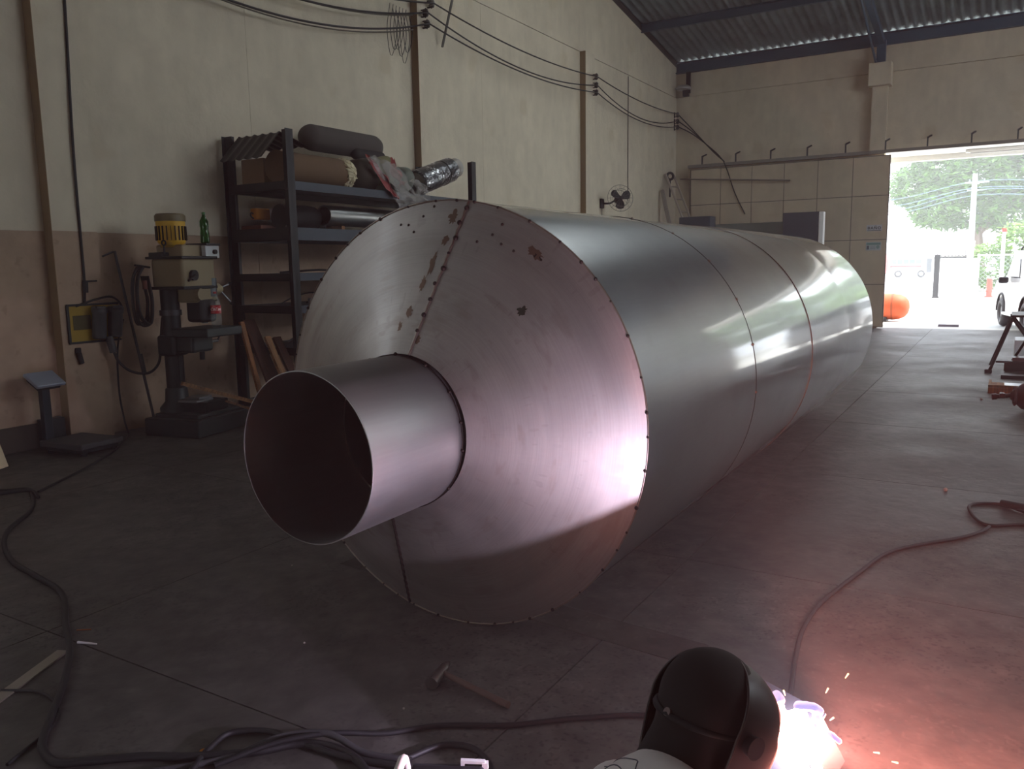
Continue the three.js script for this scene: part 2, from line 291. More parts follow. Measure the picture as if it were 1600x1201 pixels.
  for (const [d, s] of [[95, 0.1], [92, 0.04], [103, 0.12], [100, 0.14], [97.5, 0.2], [70, 0.17], [66, 0.2], [73.5, 0.24], [61.5, 0.2], [69, 0.09]]) { const p = conePt(d * Math.PI / 180, s); part('weld_spot', new THREE.SphereGeometry(0.0065, 8, 6).scale(1, 1, 0.6).translate(p.x, p.y, p.z), mWeldDark, t); }
  // rim: thin bead with tacks
  const rim = []; for (let i = 0; i < 200; i++) { const a = i / 200 * 2 * Math.PI; rim.push(V(Math.cos(a) * DR, DC.y + Math.sin(a) * DR, 0.001)); }
  part('rim_edge', new THREE.TubeGeometry(new THREE.CatmullRomCurve3(rim, true), 400, 0.0035, 6, true), mWeld, t);
  for (let k = 0; k < 46; k++) { const a = (k / 46 + 0.006 * Math.sin(k * 5.1)) * 2 * Math.PI; part('rim_tack', new THREE.SphereGeometry(0.004 + 0.004 * hash(k, 1, 1), 8, 6).translate(Math.cos(a) * 0.899, DC.y + Math.sin(a) * 0.899, 0.004), mWeldDark, t); }
  // neck
  const N0 = 0.27, N1 = 0.812, ng = lathe([[r1 - 0.004, -N0], [r1, -N0], [r1, -(N0 + N1) / 2], [r1, -N1 + 0.001], [r1 - 0.001, -N1], [r1 - 0.004, -N1]].reverse(), 120);
  { const uv = ng.attributes.uv; for (let i = 0; i < uv.count; i++) uv.setXY(i, uv.getX(i) * 1.9, ng.attributes.position.getY(i)); }
  part('neck', ax(ng).translate(-0.02, -0.008, 0), mNeck, t);
  part('neck_lining', ax(lathe([[r1 - 0.004, -N1], [r1 - 0.004, 0.4]], 80)).translate(-0.02, -0.008, 0), mInside, t);
  const nb = []; for (let i = 0; i < 120; i++) { const a = i / 120 * 2 * Math.PI; nb.push(V(Math.cos(a) * (r1 + 0.003) - 0.02, DC.y - 0.008 + Math.sin(a) * (r1 + 0.003), H + 0.001)); }
  part('neck_weld', new THREE.TubeGeometry(new THREE.CatmullRomCurve3(nb, true), 240, 0.002, 6, true), mWeldDark, t);
  for (const d of [62, 35, 12, -8, -40, 90, 115, 140]) { const a = d * Math.PI / 180; part('neck_tack', new THREE.SphereGeometry(0.0075, 8, 6).translate(Math.cos(a) * (r1 + 0.005) - 0.02, DC.y - 0.008 + Math.sin(a) * (r1 + 0.006), H + 0.002), mWeldDark, t); }
  for (let k = 0; k < 6; k++) part('seam_tack', new THREE.SphereGeometry(0.009, 8, 6).translate(Math.cos(1.35 - 0.28 * k) * DR, DC.y + Math.sin(1.35 - 0.28 * k) * DR, -L[1]), mWeld, t);
}

// ------------------------------------------------------------------ storage rack and what lies on it
{
  const x0 = -7.2, x1 = -6.35, z1 = -6.16, z0 = -9.53;
  const t = thing('storage_rack', 'tall black steel storage rack with open shelves against the left wall', 'rack', [0, 0, 0]);
  const post = (x, z, sx) => [span(x - 0.05, x + 0.05, 0, 2.95, z - 0.004, z + 0.004), span(x - 0.004 + sx * 0.046, x + 0.004 + sx * 0.046, 0, 2.95, z - 0.05, z + 0.05), span(x - 0.008 - sx * 0.042, x - sx * 0.042, 0, 2.95, z - 0.04, z + 0.004)];
  for (const z of [z1, z0]) { part('post', post(x0, z, -1), mRack, t); part('post', post(x1, z, 1), mRack, t); }
  const lev = [[2.44, 0.09], [1.97, 0.13], [1.5, 0.08], [1.16, 0.08], [0.72, 0.08], [0.12, 0.08]];
  for (const [y, h] of lev) {
    for (const z of [z1, z0]) part('end_beam', [span(x0, x1, y - h, y, z - 0.03, z + 0.02), span(x0, x1, y - h, y - h + 0.01, z - 0.05, z + 0.02)], mRack, t);
    for (const x of [x0, x1]) part('side_beam', [span(x - 0.02, x + 0.02, y - h, y, z0, z1), span(x - 0.03, x + 0.03, y - h, y - h + 0.008, z0, z1)], x === x1 ? mDeck : mRack, t);
    part('shelf_deck', span(x0, x1, y - 0.022, y - 0.004, z0 + 0.03, z1 - 0.03), mDeck, t);
  }
  part('brace', beam(V(x1 + 0.02, 0.15, z1 - 0.06), V(x1 + 0.02, 1.1, z1 - 0.06), 0.02, 0.03), mDeck, t);
}
// things on the rack
{
  const ys = 2.44;
  const c = thing('corrugated_sheet', 'short black corrugated sheet bent over at the left end of the top shelf', 'sheet', [0, 0, 0]);
  for (const [z0, y0, z1, y1] of [[-5.97, 2.66, -6.24, 2.94], [-6.24, 2.94, -6.62, 2.84]]) {   // two slopes with ribs running up to the fold
    const fold = (lift, flip) => { const g = new THREE.PlaneGeometry(1, 1, 60, 2), p = g.attributes.position; for (let i = 0; i < p.count; i++) { const q = p.getY(i) + 0.5, x = -6.82 + p.getX(i) * 0.62, k = 0.014 * Math.pow(Math.abs(Math.cos(x * 26)), 3); p.setXYZ(i, x, y0 + (y1 - y0) * q + k + lift, z0 + (z1 - z0) * q); } g.computeVertexNormals(); return g; };
    part('sheet_fold', [fold(0), fold(-0.004)], mBlack, c);
  }
  const bx = thing('cardboard_box', 'low brown cardboard box under the black corrugated sheet on the rack', 'box', [0, 0, 0]);
  const mCard = M(0x8a6f52, 0.85), mCardD = M(0x6b543d, 0.85);
  part('carton', rbox(0.34, 0.27, 0.34, 0.006, -6.96, ys + 0.135, -6.42), mCard, bx);
  part('tape', box(0.342, 0.272, 0.05, -6.96, ys + 0.135, -6.42), M(0x9d8260, 0.4), bx);
  for (let k = 0; k < 3; k++) part('foam_edge', turnZ(cyl(0.014, 0.014, 0.05, 8), Math.PI / 2).translate(-7.05 + k * 0.09, ys + 0.282, -6.235), mWhite, bx);
  // paper wrapped roll with a torn cream end
  const pr = thing('paper_roll', 'fat brown paper wrapped roll with crumpled cream end on the top shelf', 'roll', [0, 0, 0]);
  const wob = (g, amp, s) => { const p = g.attributes.position, v = V(0, 0, 0); for (let i = 0; i < p.count; i++) { v.fromBufferAttribute(p, i); const k = amp * (nz(v.x * 11, v.y * 11, s) + nz(v.z * 9, v.y * 9, s + 1) - 1); p.setXYZ(i, v.x + k, v.y + k * 0.8, v.z + k * 0.6); } g.computeVertexNormals(); return g; };
  part('wrapping', wob(turnX(new THREE.CylinderGeometry(0.165, 0.165, 0.95, 40, 12), Math.PI / 2).translate(-6.58, ys + 0.168, -6.7), 0.012, 3), mCardD, pr);
  { const g = new THREE.SphereGeometry(0.168, 40, 24).scale(1, 1, 0.85).translate(-6.56, ys + 0.168, -7.2), p = g.attributes.position; for (let i = 0; i < p.count; i++) { const h = hash(i % 97, i % 31, 4); p.setXYZ(i, p.getX(i) + (h - 0.5) * 0.03, p.getY(i) + (hash(i, 3, 3) - 0.5) * 0.02, p.getZ(i) + (hash(i, 1, 7) - 0.5) * 0.05); } g.computeVertexNormals(); part('crumpled_end', g, M(0xd9cfae, 0.8, 0, { flatShading: true }), pr); }
  // dark foam roll lying on top at the back
  const fr = thing('foam_roll', 'long dark grey padded roll with round ends lying on top of the rack load', 'roll', [0, 0, 0]);
  part('roll_body', wob(turnX(new THREE.CapsuleGeometry(0.145, 1.06, 10, 32), Math.PI / 2).translate(-6.95, ys + 0.6, -7.66), 0.02, 9), M(0x4c4642, 0.85), fr);
  part('slack_fold', turnX(new THREE.CapsuleGeometry(0.07, 0.45, 6, 16), Math.PI / 2).translate(-6.85, ys + 0.48, -8.0), M(0x2c2a29, 0.85), fr);
  part('roll_support', turnX(new THREE.CapsuleGeometry(0.16, 0.75, 8, 24), Math.PI / 2).translate(-7.0, ys + 0.16, -7.7), M(0x3a3733, 0.85), fr);
  // sack with red print
  const sk = thing('plastic_sack', 'slumped clear and red plastic sack spilling over the shelf edge', 'sack', [0, 0, 0]);
  const lump = (x, y, z, a, b, d, s, m, n) => part(n, wob(new THREE.SphereGeometry(1, 28, 20).scale(a, b, d).translate(x, y, z), 0.05, s), m, sk);
  lump(-6.62, ys + 0.2, -7.62, 0.2, 0.2, 0.24, 5, M(0x4a4238, 0.8), 'sack_body');
  lump(-6.6, ys + 0.26, -7.95, 0.19, 0.18, 0.16, 8, M(0x7d7a55, 0.8), 'sack_filling');
  lump(-6.62, ys + 0.18, -8.28, 0.2, 0.17, 0.2, 15, M(0x6c7268, 0.7), 'sack_side');
  const mFilm = P(0xc9c4bc, 0.2, 0, { transparent: true, opacity: 0.38 }), mRed = M(0x93302d, 0.45);
  let fk = 0;
  const flap = (pts, w, m, n) => { const cv = curve(pts), g = new THREE.PlaneGeometry(1, 1, 10, 22), p = g.attributes.position; fk += 11; for (let i = 0; i < p.count; i++) { const q = cv.getPoint(p.getY(i) + 0.5), a = p.getX(i), e = (k) => nz(a * 5, p.getY(i) * 6, fk + k) - 0.5; p.setXYZ(i, q.x + e(1) * 0.09, q.y + e(2) * 0.07 - a * a * 0.06, q.z + a * w * (1 + e(3) * 0.8) + e(4) * 0.05); } g.computeVertexNormals(); m.side = THREE.DoubleSide; part(n, g, m, sk); };
  flap([[-6.4, 2.82, -7.5], [-6.36, 2.68, -7.62], [-6.31, 2.5, -7.72], [-6.3, 2.36, -7.85]], 0.13, mRed, 'red_print');
  flap([[-6.4, 2.84, -7.9], [-6.38, 2.7, -7.95], [-6.33, 2.56, -8.0]], 0.13, mRed, 'red_print');
  flap([[-6.36, 2.83, -7.62], [-6.32, 2.6, -7.8], [-6.28, 2.42, -8.1], [-6.28, 2.36, -8.4]], 0.34, mFilm, 'film');
  flap([[-6.34, 2.76, -7.8], [-6.29, 2.5, -7.95], [-6.27, 2.3, -7.98], [-6.27, 2.2, -7.9]], 0.36, mFilm, 'film');
  flap([[-6.33, 2.62, -8.25], [-6.28, 2.48, -8.36], [-6.27, 2.36, -8.3]], 0.3, mFilm, 'film');
  // foil roll
  const fo = thing('foil_roll', 'silver foil insulation roll propped at a slant on the rack', 'roll', [0, 0, 0]);
  const tFoil = tex(256, (u, v) => { const k = sm(0.5, 0.75, vn(u, v, 64, 5)) * sm(0.35, 0.6, vn(u, v, 8, 8)); return [110 + 140 * k, 112 + 140 * k, 116 + 140 * k]; }, true, 1);
  const A = V(-6.66, ys + 0.19, -8.72), B = V(-6.66, ys + 0.42, -9.46), mFoil = M(0xffffff, 0.3, 0.9, { map: tFoil, flatShading: false, bumpMap: tBump, bumpScale: 0.01 });
  part('foil', bar(A, B, 0.165, 36), mFoil, fo); part('core', bar(A, B.clone().add(V(0, 0.05, -0.16)), 0.13, 24), M(0xb0aca4, 0.6), fo); part('strap', bar(A.clone().lerp(B, 0.72), A.clone().lerp(B, 0.75), 0.168, 36), mBlackMatt, fo);
  single('steel_stub', cyl(0.06, 0.06, 0.3, 16, -6.95, ys + 0.15, -9.1), mBlack, 'short black pipe stub upright behind the silver foil roll', 'pipe');
  single('plastic_sheet_roll', wob(turnX(new THREE.CylinderGeometry(0.16, 0.16, 0.55, 30, 4), Math.PI / 2).translate(-6.98, ys + 0.162, -8.72), 0.02, 31), M(0x7d8682, 0.6), 'pale grey roll lying at the back between sack and foil roll', 'roll');
  // second shelf
  const y2 = 1.97;
  const sp = thing('silver_duct', 'long bright silver duct pipe on the second shelf', 'pipe', [0, 0, 0]);
  part('duct_wall', turnX(lathe([[0.1, -0.95], [0.112, -0.95], [0.112, 0.95], [0.1, 0.95]], 36), Math.PI / 2).translate(-6.56, y2 + 0.16, -7.82), M(0xb5b7b6, 0.3, 1), sp);
  part('duct_bore', turnX(new THREE.CylinderGeometry(0.1, 0.1, 1.86, 30, 1, true), Math.PI / 2).translate(-6.56, y2 + 0.16, -7.82), mInside, sp);
  for (const z of [-7.05, -8.5]) part('chock', box(0.24, 0.05, 0.05, -6.56, y2 + 0.022, z), mWood, sp);
  single('black_roll', wob(turnX(new THREE.CylinderGeometry(0.13, 0.13, 0.5, 30, 4), Math.PI / 2).translate(-6.72, y2 + 0.13, -6.62), 0.015, 12), M(0x1d1c1d, 0.8), 'stubby black roll in front of the silver duct end', 'roll');
  single('grey_bundle', wob(turnX(new THREE.CylinderGeometry(0.1, 0.1, 0.7, 26, 6), Math.PI / 2).translate(-7.0, y2 + 0.1, -7.0), 0.03, 17), M(0x5d5e5e, 0.6, 0.3), 'crumpled grey sheet bundle at the back of the second shelf', 'bundle');
  const ob = thing('orange_case', 'small orange plastic case at the left of the second shelf', 'case', [-7.0, y2 + 0.17, -6.36]);
  part('case_shell', rbox(0.1, 0.12, 0.2, 0.015), mOrange, ob); part('case_handle', tube([[0, 0, 0.1], [0, 0.01, 0.13], [0, -0.03, 0.13], [0, -0.05, 0.1]], 0.008, 16), mBlackMatt, ob);
  single('red_offcut', box(0.3, 0.045, 0.4, -7.0, y2 + 0.0, -6.42).translate(0, 0.022, 0), M(0x7d4a36, 0.7), 'flat reddish brown block under the orange case', 'block');
  single('small_carton', rbox(0.5, 0.05, 0.3, 0.005, -6.98, y2 + 0.022 + 0.001, -8.9), mCard, 'flat carton at the far end of the second shelf', 'box');
  // lower shelves: scraps of cable and rod
  single('cable_scrap', tube([[-6.9, 1.508, -6.5], [-6.7, 1.53, -6.9], [-6.75, 1.51, -7.3], [-6.6, 1.52, -7.6]], 0.012, 30), mRubber, 'short black cable lying on the third shelf', 'cable');
  single('wire_hoop', tube([[-6.9, 1.17, -6.5], [-6.85, 1.25, -6.7], [-6.75, 1.27, -6.9], [-6.65, 1.18, -7.0]], 0.008, 30), mIronDark, 'bent wire hoop arching on the fourth shelf', 'wire');
  single('bent_rod', bar(V(-6.72, 1.17, -6.7), V(-6.5, 1.4, -7.5), 0.009, 8), mIronDark, 'thin dark rod slanting up on the fourth shelf behind the drum', 'rod');
  single('steel_offcut', bar(V(-6.9, 0.73, -6.55), V(-6.8, 0.95, -6.95), 0.008, 8), mIronDark, 'short rod standing on the fifth shelf', 'rod');
  single('clamp', [rbox(0.05, 0.06, 0.16, 0.01, -6.45, 1.2, -6.55), bar(V(-6.45, 1.24, -6.6), V(-6.4, 1.26, -6.5), 0.01)], mSteel, 'small bright clamp on the fourth shelf by the front post', 'clamp');
}
// ------------------------------------------------------------------ pillar drill
{
  const t = thing('pillar_drill', 'old pillar drill with yellow motor, cream head and black base', 'drill press', [-6.72, 0, -5.12], 0.22);
  const mG = M(0x303537, 0.5, 0.3), mC = M(0x85765a, 0.55, 0.1), mGk = M(0x24272a, 0.5, 0.3);
  part('base', [rbox(0.62, 0.17, 0.84, 0.015, 0.04, 0.085, -0.05), rbox(0.5, 0.04, 0.68, 0.01, 0.04, 0.185, -0.05)], mG, t);
  part('base_block', rbox(0.32, 0.1, 0.34, 0.01, 0.1, 0.25, -0.02), mIronDark, t);
  part('clamp_plate', [rbox(0.22, 0.02, 0.24, 0.004, 0.08, 0.31, 0.06), box(0.16, 0.02, 0.18, 0.1, 0.335, 0.04)], mSteel, t);
  part('column_foot', lathe([[0.16, 0.2], [0.16, 0.24], [0.11, 0.3], [0.1, 0.42], [0.075, 0.44]], 28).translate(-0.12, 0, 0.08), mG, t);
  part('column', cyl(0.085, 0.085, 1.45, 28, -0.12, 0.95, 0.08), mIronDark, t);
  part('rack_rail', box(0.025, 0.75, 0.03, -0.05, 0.62, 0.1), mIronDark, t);
  part('table', [rbox(0.42, 0.085, 0.52, 0.012, 0.14, 0.96, -0.1), rbox(0.3, 0.16, 0.3, 0.03, 0.02, 0.85, 0.0)], mG, t);
  part('table_bracket', [rbox(0.2, 0.2, 0.22, 0.03, -0.12, 0.84, 0.08), cyl(0.025, 0.025, 0.3, 12, -0.02, 0.82, -0.2)], mGk, t);
  const cr = part('table_crank', [bar(V(0.0, 0.84, -0.28), V(0.0, 0.84, -0.42), 0.014), bar(V(0, 0.84, -0.42), V(0.05, 0.92, -0.42), 0.01)], mSteel, t);
  part('crank_knob', new THREE.SphereGeometry(0.022, 12, 8).translate(0.05, 0.93, -0.43), mBlackMatt, cr);
  part('head', [rbox(0.36, 0.28, 0.46, 0.03, 0, 1.52, 0.0), rbox(0.22, 0.18, 0.34, 0.03, 0.06, 1.33, -0.1)], mC, t);
  part('head_band', rbox(0.38, 0.03, 0.48, 0.008, 0, 1.385, 0.0), mIronDark, t);
  part('gearbox', rbox(0.3, 0.13, 0.36, 0.02, -0.02, 1.72, -0.02), M(0x8a7a5e, 0.55, 0.1), t);
  part('top_plate', [rbox(0.42, 0.025, 0.5, 0.006, -0.01, 1.665, 0.0), rbox(0.16, 0.05, 0.14, 0.01, -0.1, 1.69, 0.18)], mIronDark, t);
  part('selector_dial', [turnZ(cyl(0.05, 0.05, 0.04, 18), Math.PI / 2).translate(0.19, 1.5, 0.1), bar(V(0.21, 1.5, 0.1), V(0.23, 1.45, 0.22), 0.01)], mBlackMatt, t);
  part('name_plate', turnX(cyl(0.07, 0.07, 0.16, 22), 0).scale(1, 1.1, 1).translate(0.12, 1.53 - 0.1 * 1.53 + 0.153 - 0.15, -0.2), M(0x5a6064, 0.4, 0.5), t);
  part('side_dial', turnZ(cyl(0.055, 0.06, 0.05, 18), Math.PI / 2).translate(0.18, 1.32, 0.02), mC, t);
  part('spindle_housing', rbox(0.2, 0.22, 0.22, 0.04, 0.1, 1.16, -0.09), mBlackMatt, t);
  part('quill', [cyl(0.05, 0.05, 0.16, 20, 0.12, 1.2, -0.1), cyl(0.03, 0.022, 0.1, 16, 0.12, 1.09, -0.1)], mIron, t);
  part('column_collar', cyl(0.1, 0.1, 0.05, 24, -0.12, 1.15, 0.08), mIron, t);
  const hub = part('feed_hub', [turnX(cyl(0.06, 0.06, 0.08, 20), Math.PI / 2).translate(0.1, 1.36, -0.3), turnX(cyl(0.035, 0.035, 0.06, 16), Math.PI / 2).translate(0.1, 1.36, -0.36)], M(0xa89a7a, 0.4, 0.3), t);
  for (const a of [0.35, 2.5, 4.55]) { const e = V(0.1 + Math.sin(a) * 0.1, 1.36 + Math.cos(a + 0.9) * 0.15, -0.36 - 0.14 * Math.abs(Math.cos(a))); part('feed_lever', bar(V(0.1, 1.36, -0.36), e, 0.009), mSteel, hub); part('lever_ball', new THREE.SphereGeometry(0.018, 10, 8).translate(e.x, e.y, e.z), mBlackMatt, hub); }
  const mo = part('motor', [lathe([[0.0, 1.76], [0.09, 1.76], [0.1, 1.79], [0.12, 1.8], [0.125, 1.82], [0.125, 1.96], [0.13, 1.965], [0.13, 2.03], [0.115, 2.05], [0, 2.05]], 32).translate(-0.03, 0, 0.1)], mYellow, t);
  for (let k = 0; k < 22; k++) { const a = k / 22 * 2 * Math.PI; part('cooling_fin', box(0.02, 0.13, 0.006).rotateY(-a).translate(-0.03 + Math.cos(a) * 0.13, 1.89, 0.1 + Math.sin(a) * 0.13), mIronDark, mo); }
  part('motor_cover', lathe([[0.131, 2.0], [0.137, 2.0], [0.137, 2.05], [0.12, 2.07], [0, 2.075]], 32).translate(-0.03, 0, 0.1), M(0x6d6142, 0.5), mo);
  part('switch_box', [rbox(0.05, 0.12, 0.2, 0.006, 0.16, 1.72, -0.2)], M(0xb9bcbd, 0.4), t);
  part('switch_knob', turnZ(cyl(0.022, 0.022, 0.03, 14), Math.PI / 2).translate(0.195, 1.72, -0.22), mBlackMatt, t);
  part('motor_shelf', box(0.24, 0.02, 0.2, 0.08, 1.79, -0.2), mIronDark, t);
  part('eye_bolt', [new THREE.TorusGeometry(0.022, 0.007, 8, 16).translate(0, 1.8, 0.24), cyl(0.009, 0.009, 0.08, 8, 0, 1.74, 0.24)], mIronDark, t);
}
// bottles on the drill
{
  const green = P(0x2f9a3c, 0.08, 0, { transmission: 0.85, thickness: 0, ior: 1.4 });
  const b = thing('green_bottle', 'green plastic soda bottle standing on top of the drill', 'bottle', [-6.66, 1.802, -5.34]);
  part('bottle_wall', lathe([[0, 0], [0.035, 0], [0.042, 0.012], [0.042, 0.1], [0.038, 0.11], [0.038, 0.15], [0.042, 0.16], [0.04, 0.21], [0.018, 0.255], [0.014, 0.27], [0.014, 0.285], [0, 0.285]], 28), green, b);
  part('cap', cyl(0.017, 0.017, 0.02, 18, 0, 0.285, 0), M(0x2f7a2c, 0.4), b);
  const clear = P(0xf2f6f6, 0.06, 0, { transmission: 0.92, thickness: 0, ior: 1.35 });
  const c = thing('clear_bottle', 'clear soda bottle with red label on the drill table', 'bottle', [-6.5, 1.003, -5.28], 1.1);
  part('bottle_wall', lathe([[0, 0.006], [0.03, 0], [0.046, 0.02], [0.05, 0.05], [0.05, 0.09], [0.046, 0.13], [0.0465, 0.205], [0.049, 0.225], [0.036, 0.265], [0.018, 0.295], [0.013, 0.305], [0.013, 0.325], [0, 0.325]], 32), clear, c);
  part('cap', cyl(0.016, 0.016, 0.018, 18, 0, 0.328, 0), M(0xb31d22, 0.4), c);
  const cv = document.createElement('canvas'); cv.width = 1024; cv.height = 256; const x = cv.getContext('2d');
  x.fillStyle = '#b5121b'; x.fillRect(0, 0, 1024, 256); x.fillStyle = '#ffffff'; x.font = 'italic bold 130px serif'; x.textAlign = 'center'; x.textBaseline = 'middle';
  for (const k of [256, 768]) { x.fillText('Coca-Cola', k, 118); x.fillRect(k - 180, 206, 360, 6); }
  const ct = new THREE.CanvasTexture(cv); ct.colorSpace = THREE.SRGBColorSpace;
  part('label_band', new THREE.CylinderGeometry(0.0482, 0.0482, 0.078, 40, 1, true).translate(0, 0.168, 0), M(0xffffff, 0.35, 0, { map: ct }), c, 'red label band with white script');
}
// coil of black cable hung on the drill
{
  const t = thing('cable_coil', 'coil of black welding cable hanging on the side of the drill', 'cable', [-6.85, 0, -4.75]);
  for (let k = 0; k < 7; k++) { const a = (k - 3) * 0.016, d = rr(-0.03, 0.03); part('cable_loop', tube([[a, 1.58, 0], [a + 0.02, 1.5, 0.06 + d], [a + 0.01, 1.3, 0.08 + d], [a, 1.08 + rr(-0.03, 0.05), 0.05], [a, 1.06 + rr(-0.02, 0.04), -0.03], [a + 0.01, 1.25, -0.07 + d], [a, 1.5, -0.04]], 0.011, 50), mRubber, t); }
  part('plug', bar(V(0.05, 1.38, 0.0), V(0.05, 1.46, 0.0), 0.022, 12), M(0x6b3c30, 0.6), t);
  part('hook', bar(V(0, 1.6, 0.05), V(-0.03, 1.58, -0.12), 0.01), mIronDark, t);
}
// leaning rod with bent top
single('steel_rod', [bar(V(-7.29, 1.74, -4.8), V(-7.08, 0.0, -4.95), 0.013, 10), bar(V(-7.29, 1.735, -4.79), V(-7.3, 1.69, -4.68), 0.009, 8), bar(V(-7.17, 0.75, -4.9), V(-7.15, 0.55, -4.92), 0.02, 10)], mIron, 'long steel rod with a bent tip leaning on the left wall', 'rod');
// socket board on the pilaster
{
  const t = thing('socket_board', 'dirty yellow board with two grey industrial sockets on the wall', 'socket board', [-7.21, 0, 0]);
  part('board', rbox(0.03, 0.34, 0.5, 0.004, 0, 1.08, -4.48), M(0x9c7d18, 0.7), t);
  part('board_rim', [box(0.04, 0.02, 0.5, 0, 1.25, -4.48), box(0.04, 0.02, 0.5, 0, 0.91, -4.48), box(0.04, 0.34, 0.02, 0, 1.08, -4.235)], mIronDark, t);
  for (const [z, h] of [[-4.49, 0.29], [-4.65, 0.28]]) { const s = part('socket', lathe([[0, -h / 2], [0.056, -h / 2], [0.062, -h / 2 + 0.02], [0.062, h / 2 - 0.05], [0.07, h / 2 - 0.05], [0.07, h / 2], [0, h / 2]], 24).rotateZ(-0.15).translate(0.07, 1.08, z), M(0x3d3e40, 0.5), t); part('socket_lid', rbox(0.03, 0.07, 0.09, 0.008, 0.11, 1.2, z), mGreyRub, s); }
  part('plug', bar(V(0.07, 0.95, -4.57), V(0.08, 0.8, -4.6), 0.035, 16), mGreyRub, t);
  part('wiring', tube([[0.04, 1.24, -4.3], [0.06, 1.3, -4.5], [0.06, 1.31, -4.65], [0.05, 1.22, -4.74], [0.05, 1.1, -4.72]], 0.01, 30), mRubber, t); part('grease_patch', rbox(0.034, 0.13, 0.17, 0.002, 0, 1.09, -4.36), M(0x4d4424, 0.8), t);
}
single('hanging_cable', [tube([[-7.2, 5.6, -4.5], [-7.2, 3.9, -4.47], [-7.19, 2.6, -4.42], [-7.2, 1.5, -4.42], [-7.19, 1.4, -4.41], [-7.2, 1.26, -4.4]], 0.012, 80), bar(V(-7.19, 1.47, -4.42), V(-7.19, 1.36, -4.415), 0.024, 10), bar(V(-7.19, 1.46, -4.42), V(-7.17, 1.465, -4.52), 0.008, 6)], mRubber, 'black supply cable hanging down the wall to the yellow board', 'cable');
single('drill_cable', tube([[-7.13, 0.81, -4.6], [-7.12, 0.7, -4.64], [-7.08, 0.6, -4.74], [-7.0, 0.58, -4.86], [-6.96, 0.66, -4.94], [-6.95, 0.9, -4.98], [-6.93, 1.1, -5.0]], 0.013, 60), mRubber, 'black cable looping from the wall plug to the drill', 'cable');
single('floor_lead', tube([[-7.14, 1.1, -4.73], [-7.18, 0.85, -4.68], [-7.22, 0.4, -4.68], [-7.2, 0.1, -4.7], [-7.1, 0.012, -4.66], [-6.84, 0.01, -4.44], [-6.54, 0.01, -4.15], [-6.13, 0.01, -3.61], [-5.78, 0.01, -3.07]], 0.009, 120), mRubber, 'thin black lead running down the wall and across the floor', 'cable');
single('wall_clip', [rbox(0.03, 0.05, 0.05, 0.008, -7.2, 0.84, -4.3), bar(V(-7.19, 0.82, -4.3), V(-7.19, 0.72, -4.32), 0.022, 10)], mBlackMatt, 'black connector dangling below the yellow board', 'connector');
// platform scale
{
  const t = thing('platform_scale', 'platform scale with post and tilted grey display by the wall', 'scale', [-6.94, 0, -4.02], 0.12);
  part('platform', [rbox(0.52, 0.05, 0.42, 0.012, 0.12, 0.085, 0)], mGreyRub, t, 'dark rubber covered platform');
  part('platform_frame', [rbox(0.46, 0.04, 0.36, 0.008, 0.12, 0.045, 0)], mIronDark, t);
  for (const [x, z] of [[-0.08, -0.15], [0.32, -0.15], [-0.08, 0.15], [0.32, 0.15]]) part('foot', cyl(0.025, 0.03, 0.03, 12, x, 0.015, z), mBlackMatt, t);
  part('post', [rbox(0.06, 0.52, 0.075, 0.008, -0.17, 0.33, 0.1), box(0.12, 0.03, 0.12, -0.15, 0.08, 0.1)], M(0x2b3138, 0.4, 0.4), t);
  const d = part('display', rbox(0.2, 0.03, 0.27, 0.008).rotateZ(-0.55).translate(-0.16, 0.63, 0.09), M(0x8d96a2, 0.35, 0.2), t);
  part('display_back', rbox(0.16, 0.05, 0.22, 0.01).rotateZ(-0.55).translate(-0.17, 0.605, 0.09), mBlackMatt, d);
}
single('pale_board', beam(V(-6.72, 0.0, -3.24), V(-6.9, 0.9, -3.1), 0.02, 0.22, V(0, 0, 1)).translate(0.012, 0.01, 0), M(0xd9c6a0, 0.7), 'pale wooden board at the left edge leaning towards the wall', 'board');
single('dark_box', rbox(0.1, 0.26, 0.2, 0.01, -7.245, 0.13, -4.02), mIronDark, 'small dark box on the floor behind the scale post', 'box');
// timber leaning between drill and rack
{
  const pl = [[[-6.15, 0.0, -5.78], [-6.62, 0.95, -5.78], mWoodDark, 0.12, 'wide'], [[-6.3, 0.0, -5.95], [-6.8, 1.0, -5.92], mWoodDark, 0.16, 'dark'], [[-6.02, 0.0, -6.02], [-6.5, 0.82, -6.02], mWoodDark, 0.1, 'red'], [[-6.3, 0.0, -5.66], [-6.62, 1.0, -5.68], mWoodPale, 0.05, 'thin'], [[-5.95, 0.0, -5.8], [-6.46, 0.84, -5.86], mWood, 0.07, 'orange']];
  const lab = ['brown plank leaning beside the drill base', 'widest dark plank leaning behind the other timber', 'reddish plank leaning nearest the rack post', 'thin pale batten leaning closest to the drill column', 'narrow orange brown batten leaning in front of the planks'];
  pl.forEach(([a, b, m, w], i) => single('wood_plank', beam(V(...a), V(...b), w, 0.03, V(1, 0.5, 0)).translate(0, 0.02, 0), m, lab[i], 'plank', 'timber leaning by the rack'));
  single('wood_stick', beam(V(-6.36, 0.53, -4.74), V(-6.1, 0.19, -5.6), 0.05, 0.035), mWood, 'orange brown stick lying at a slant from the drill to the planks', 'stick');
  single('wood_stick', beam(V(-6.34, 0.3, -5.2), V(-6.25, 0.05, -5.75), 0.04, 0.02), mWood, 'short reddish stick low down behind the slanting orange stick', 'stick');
}
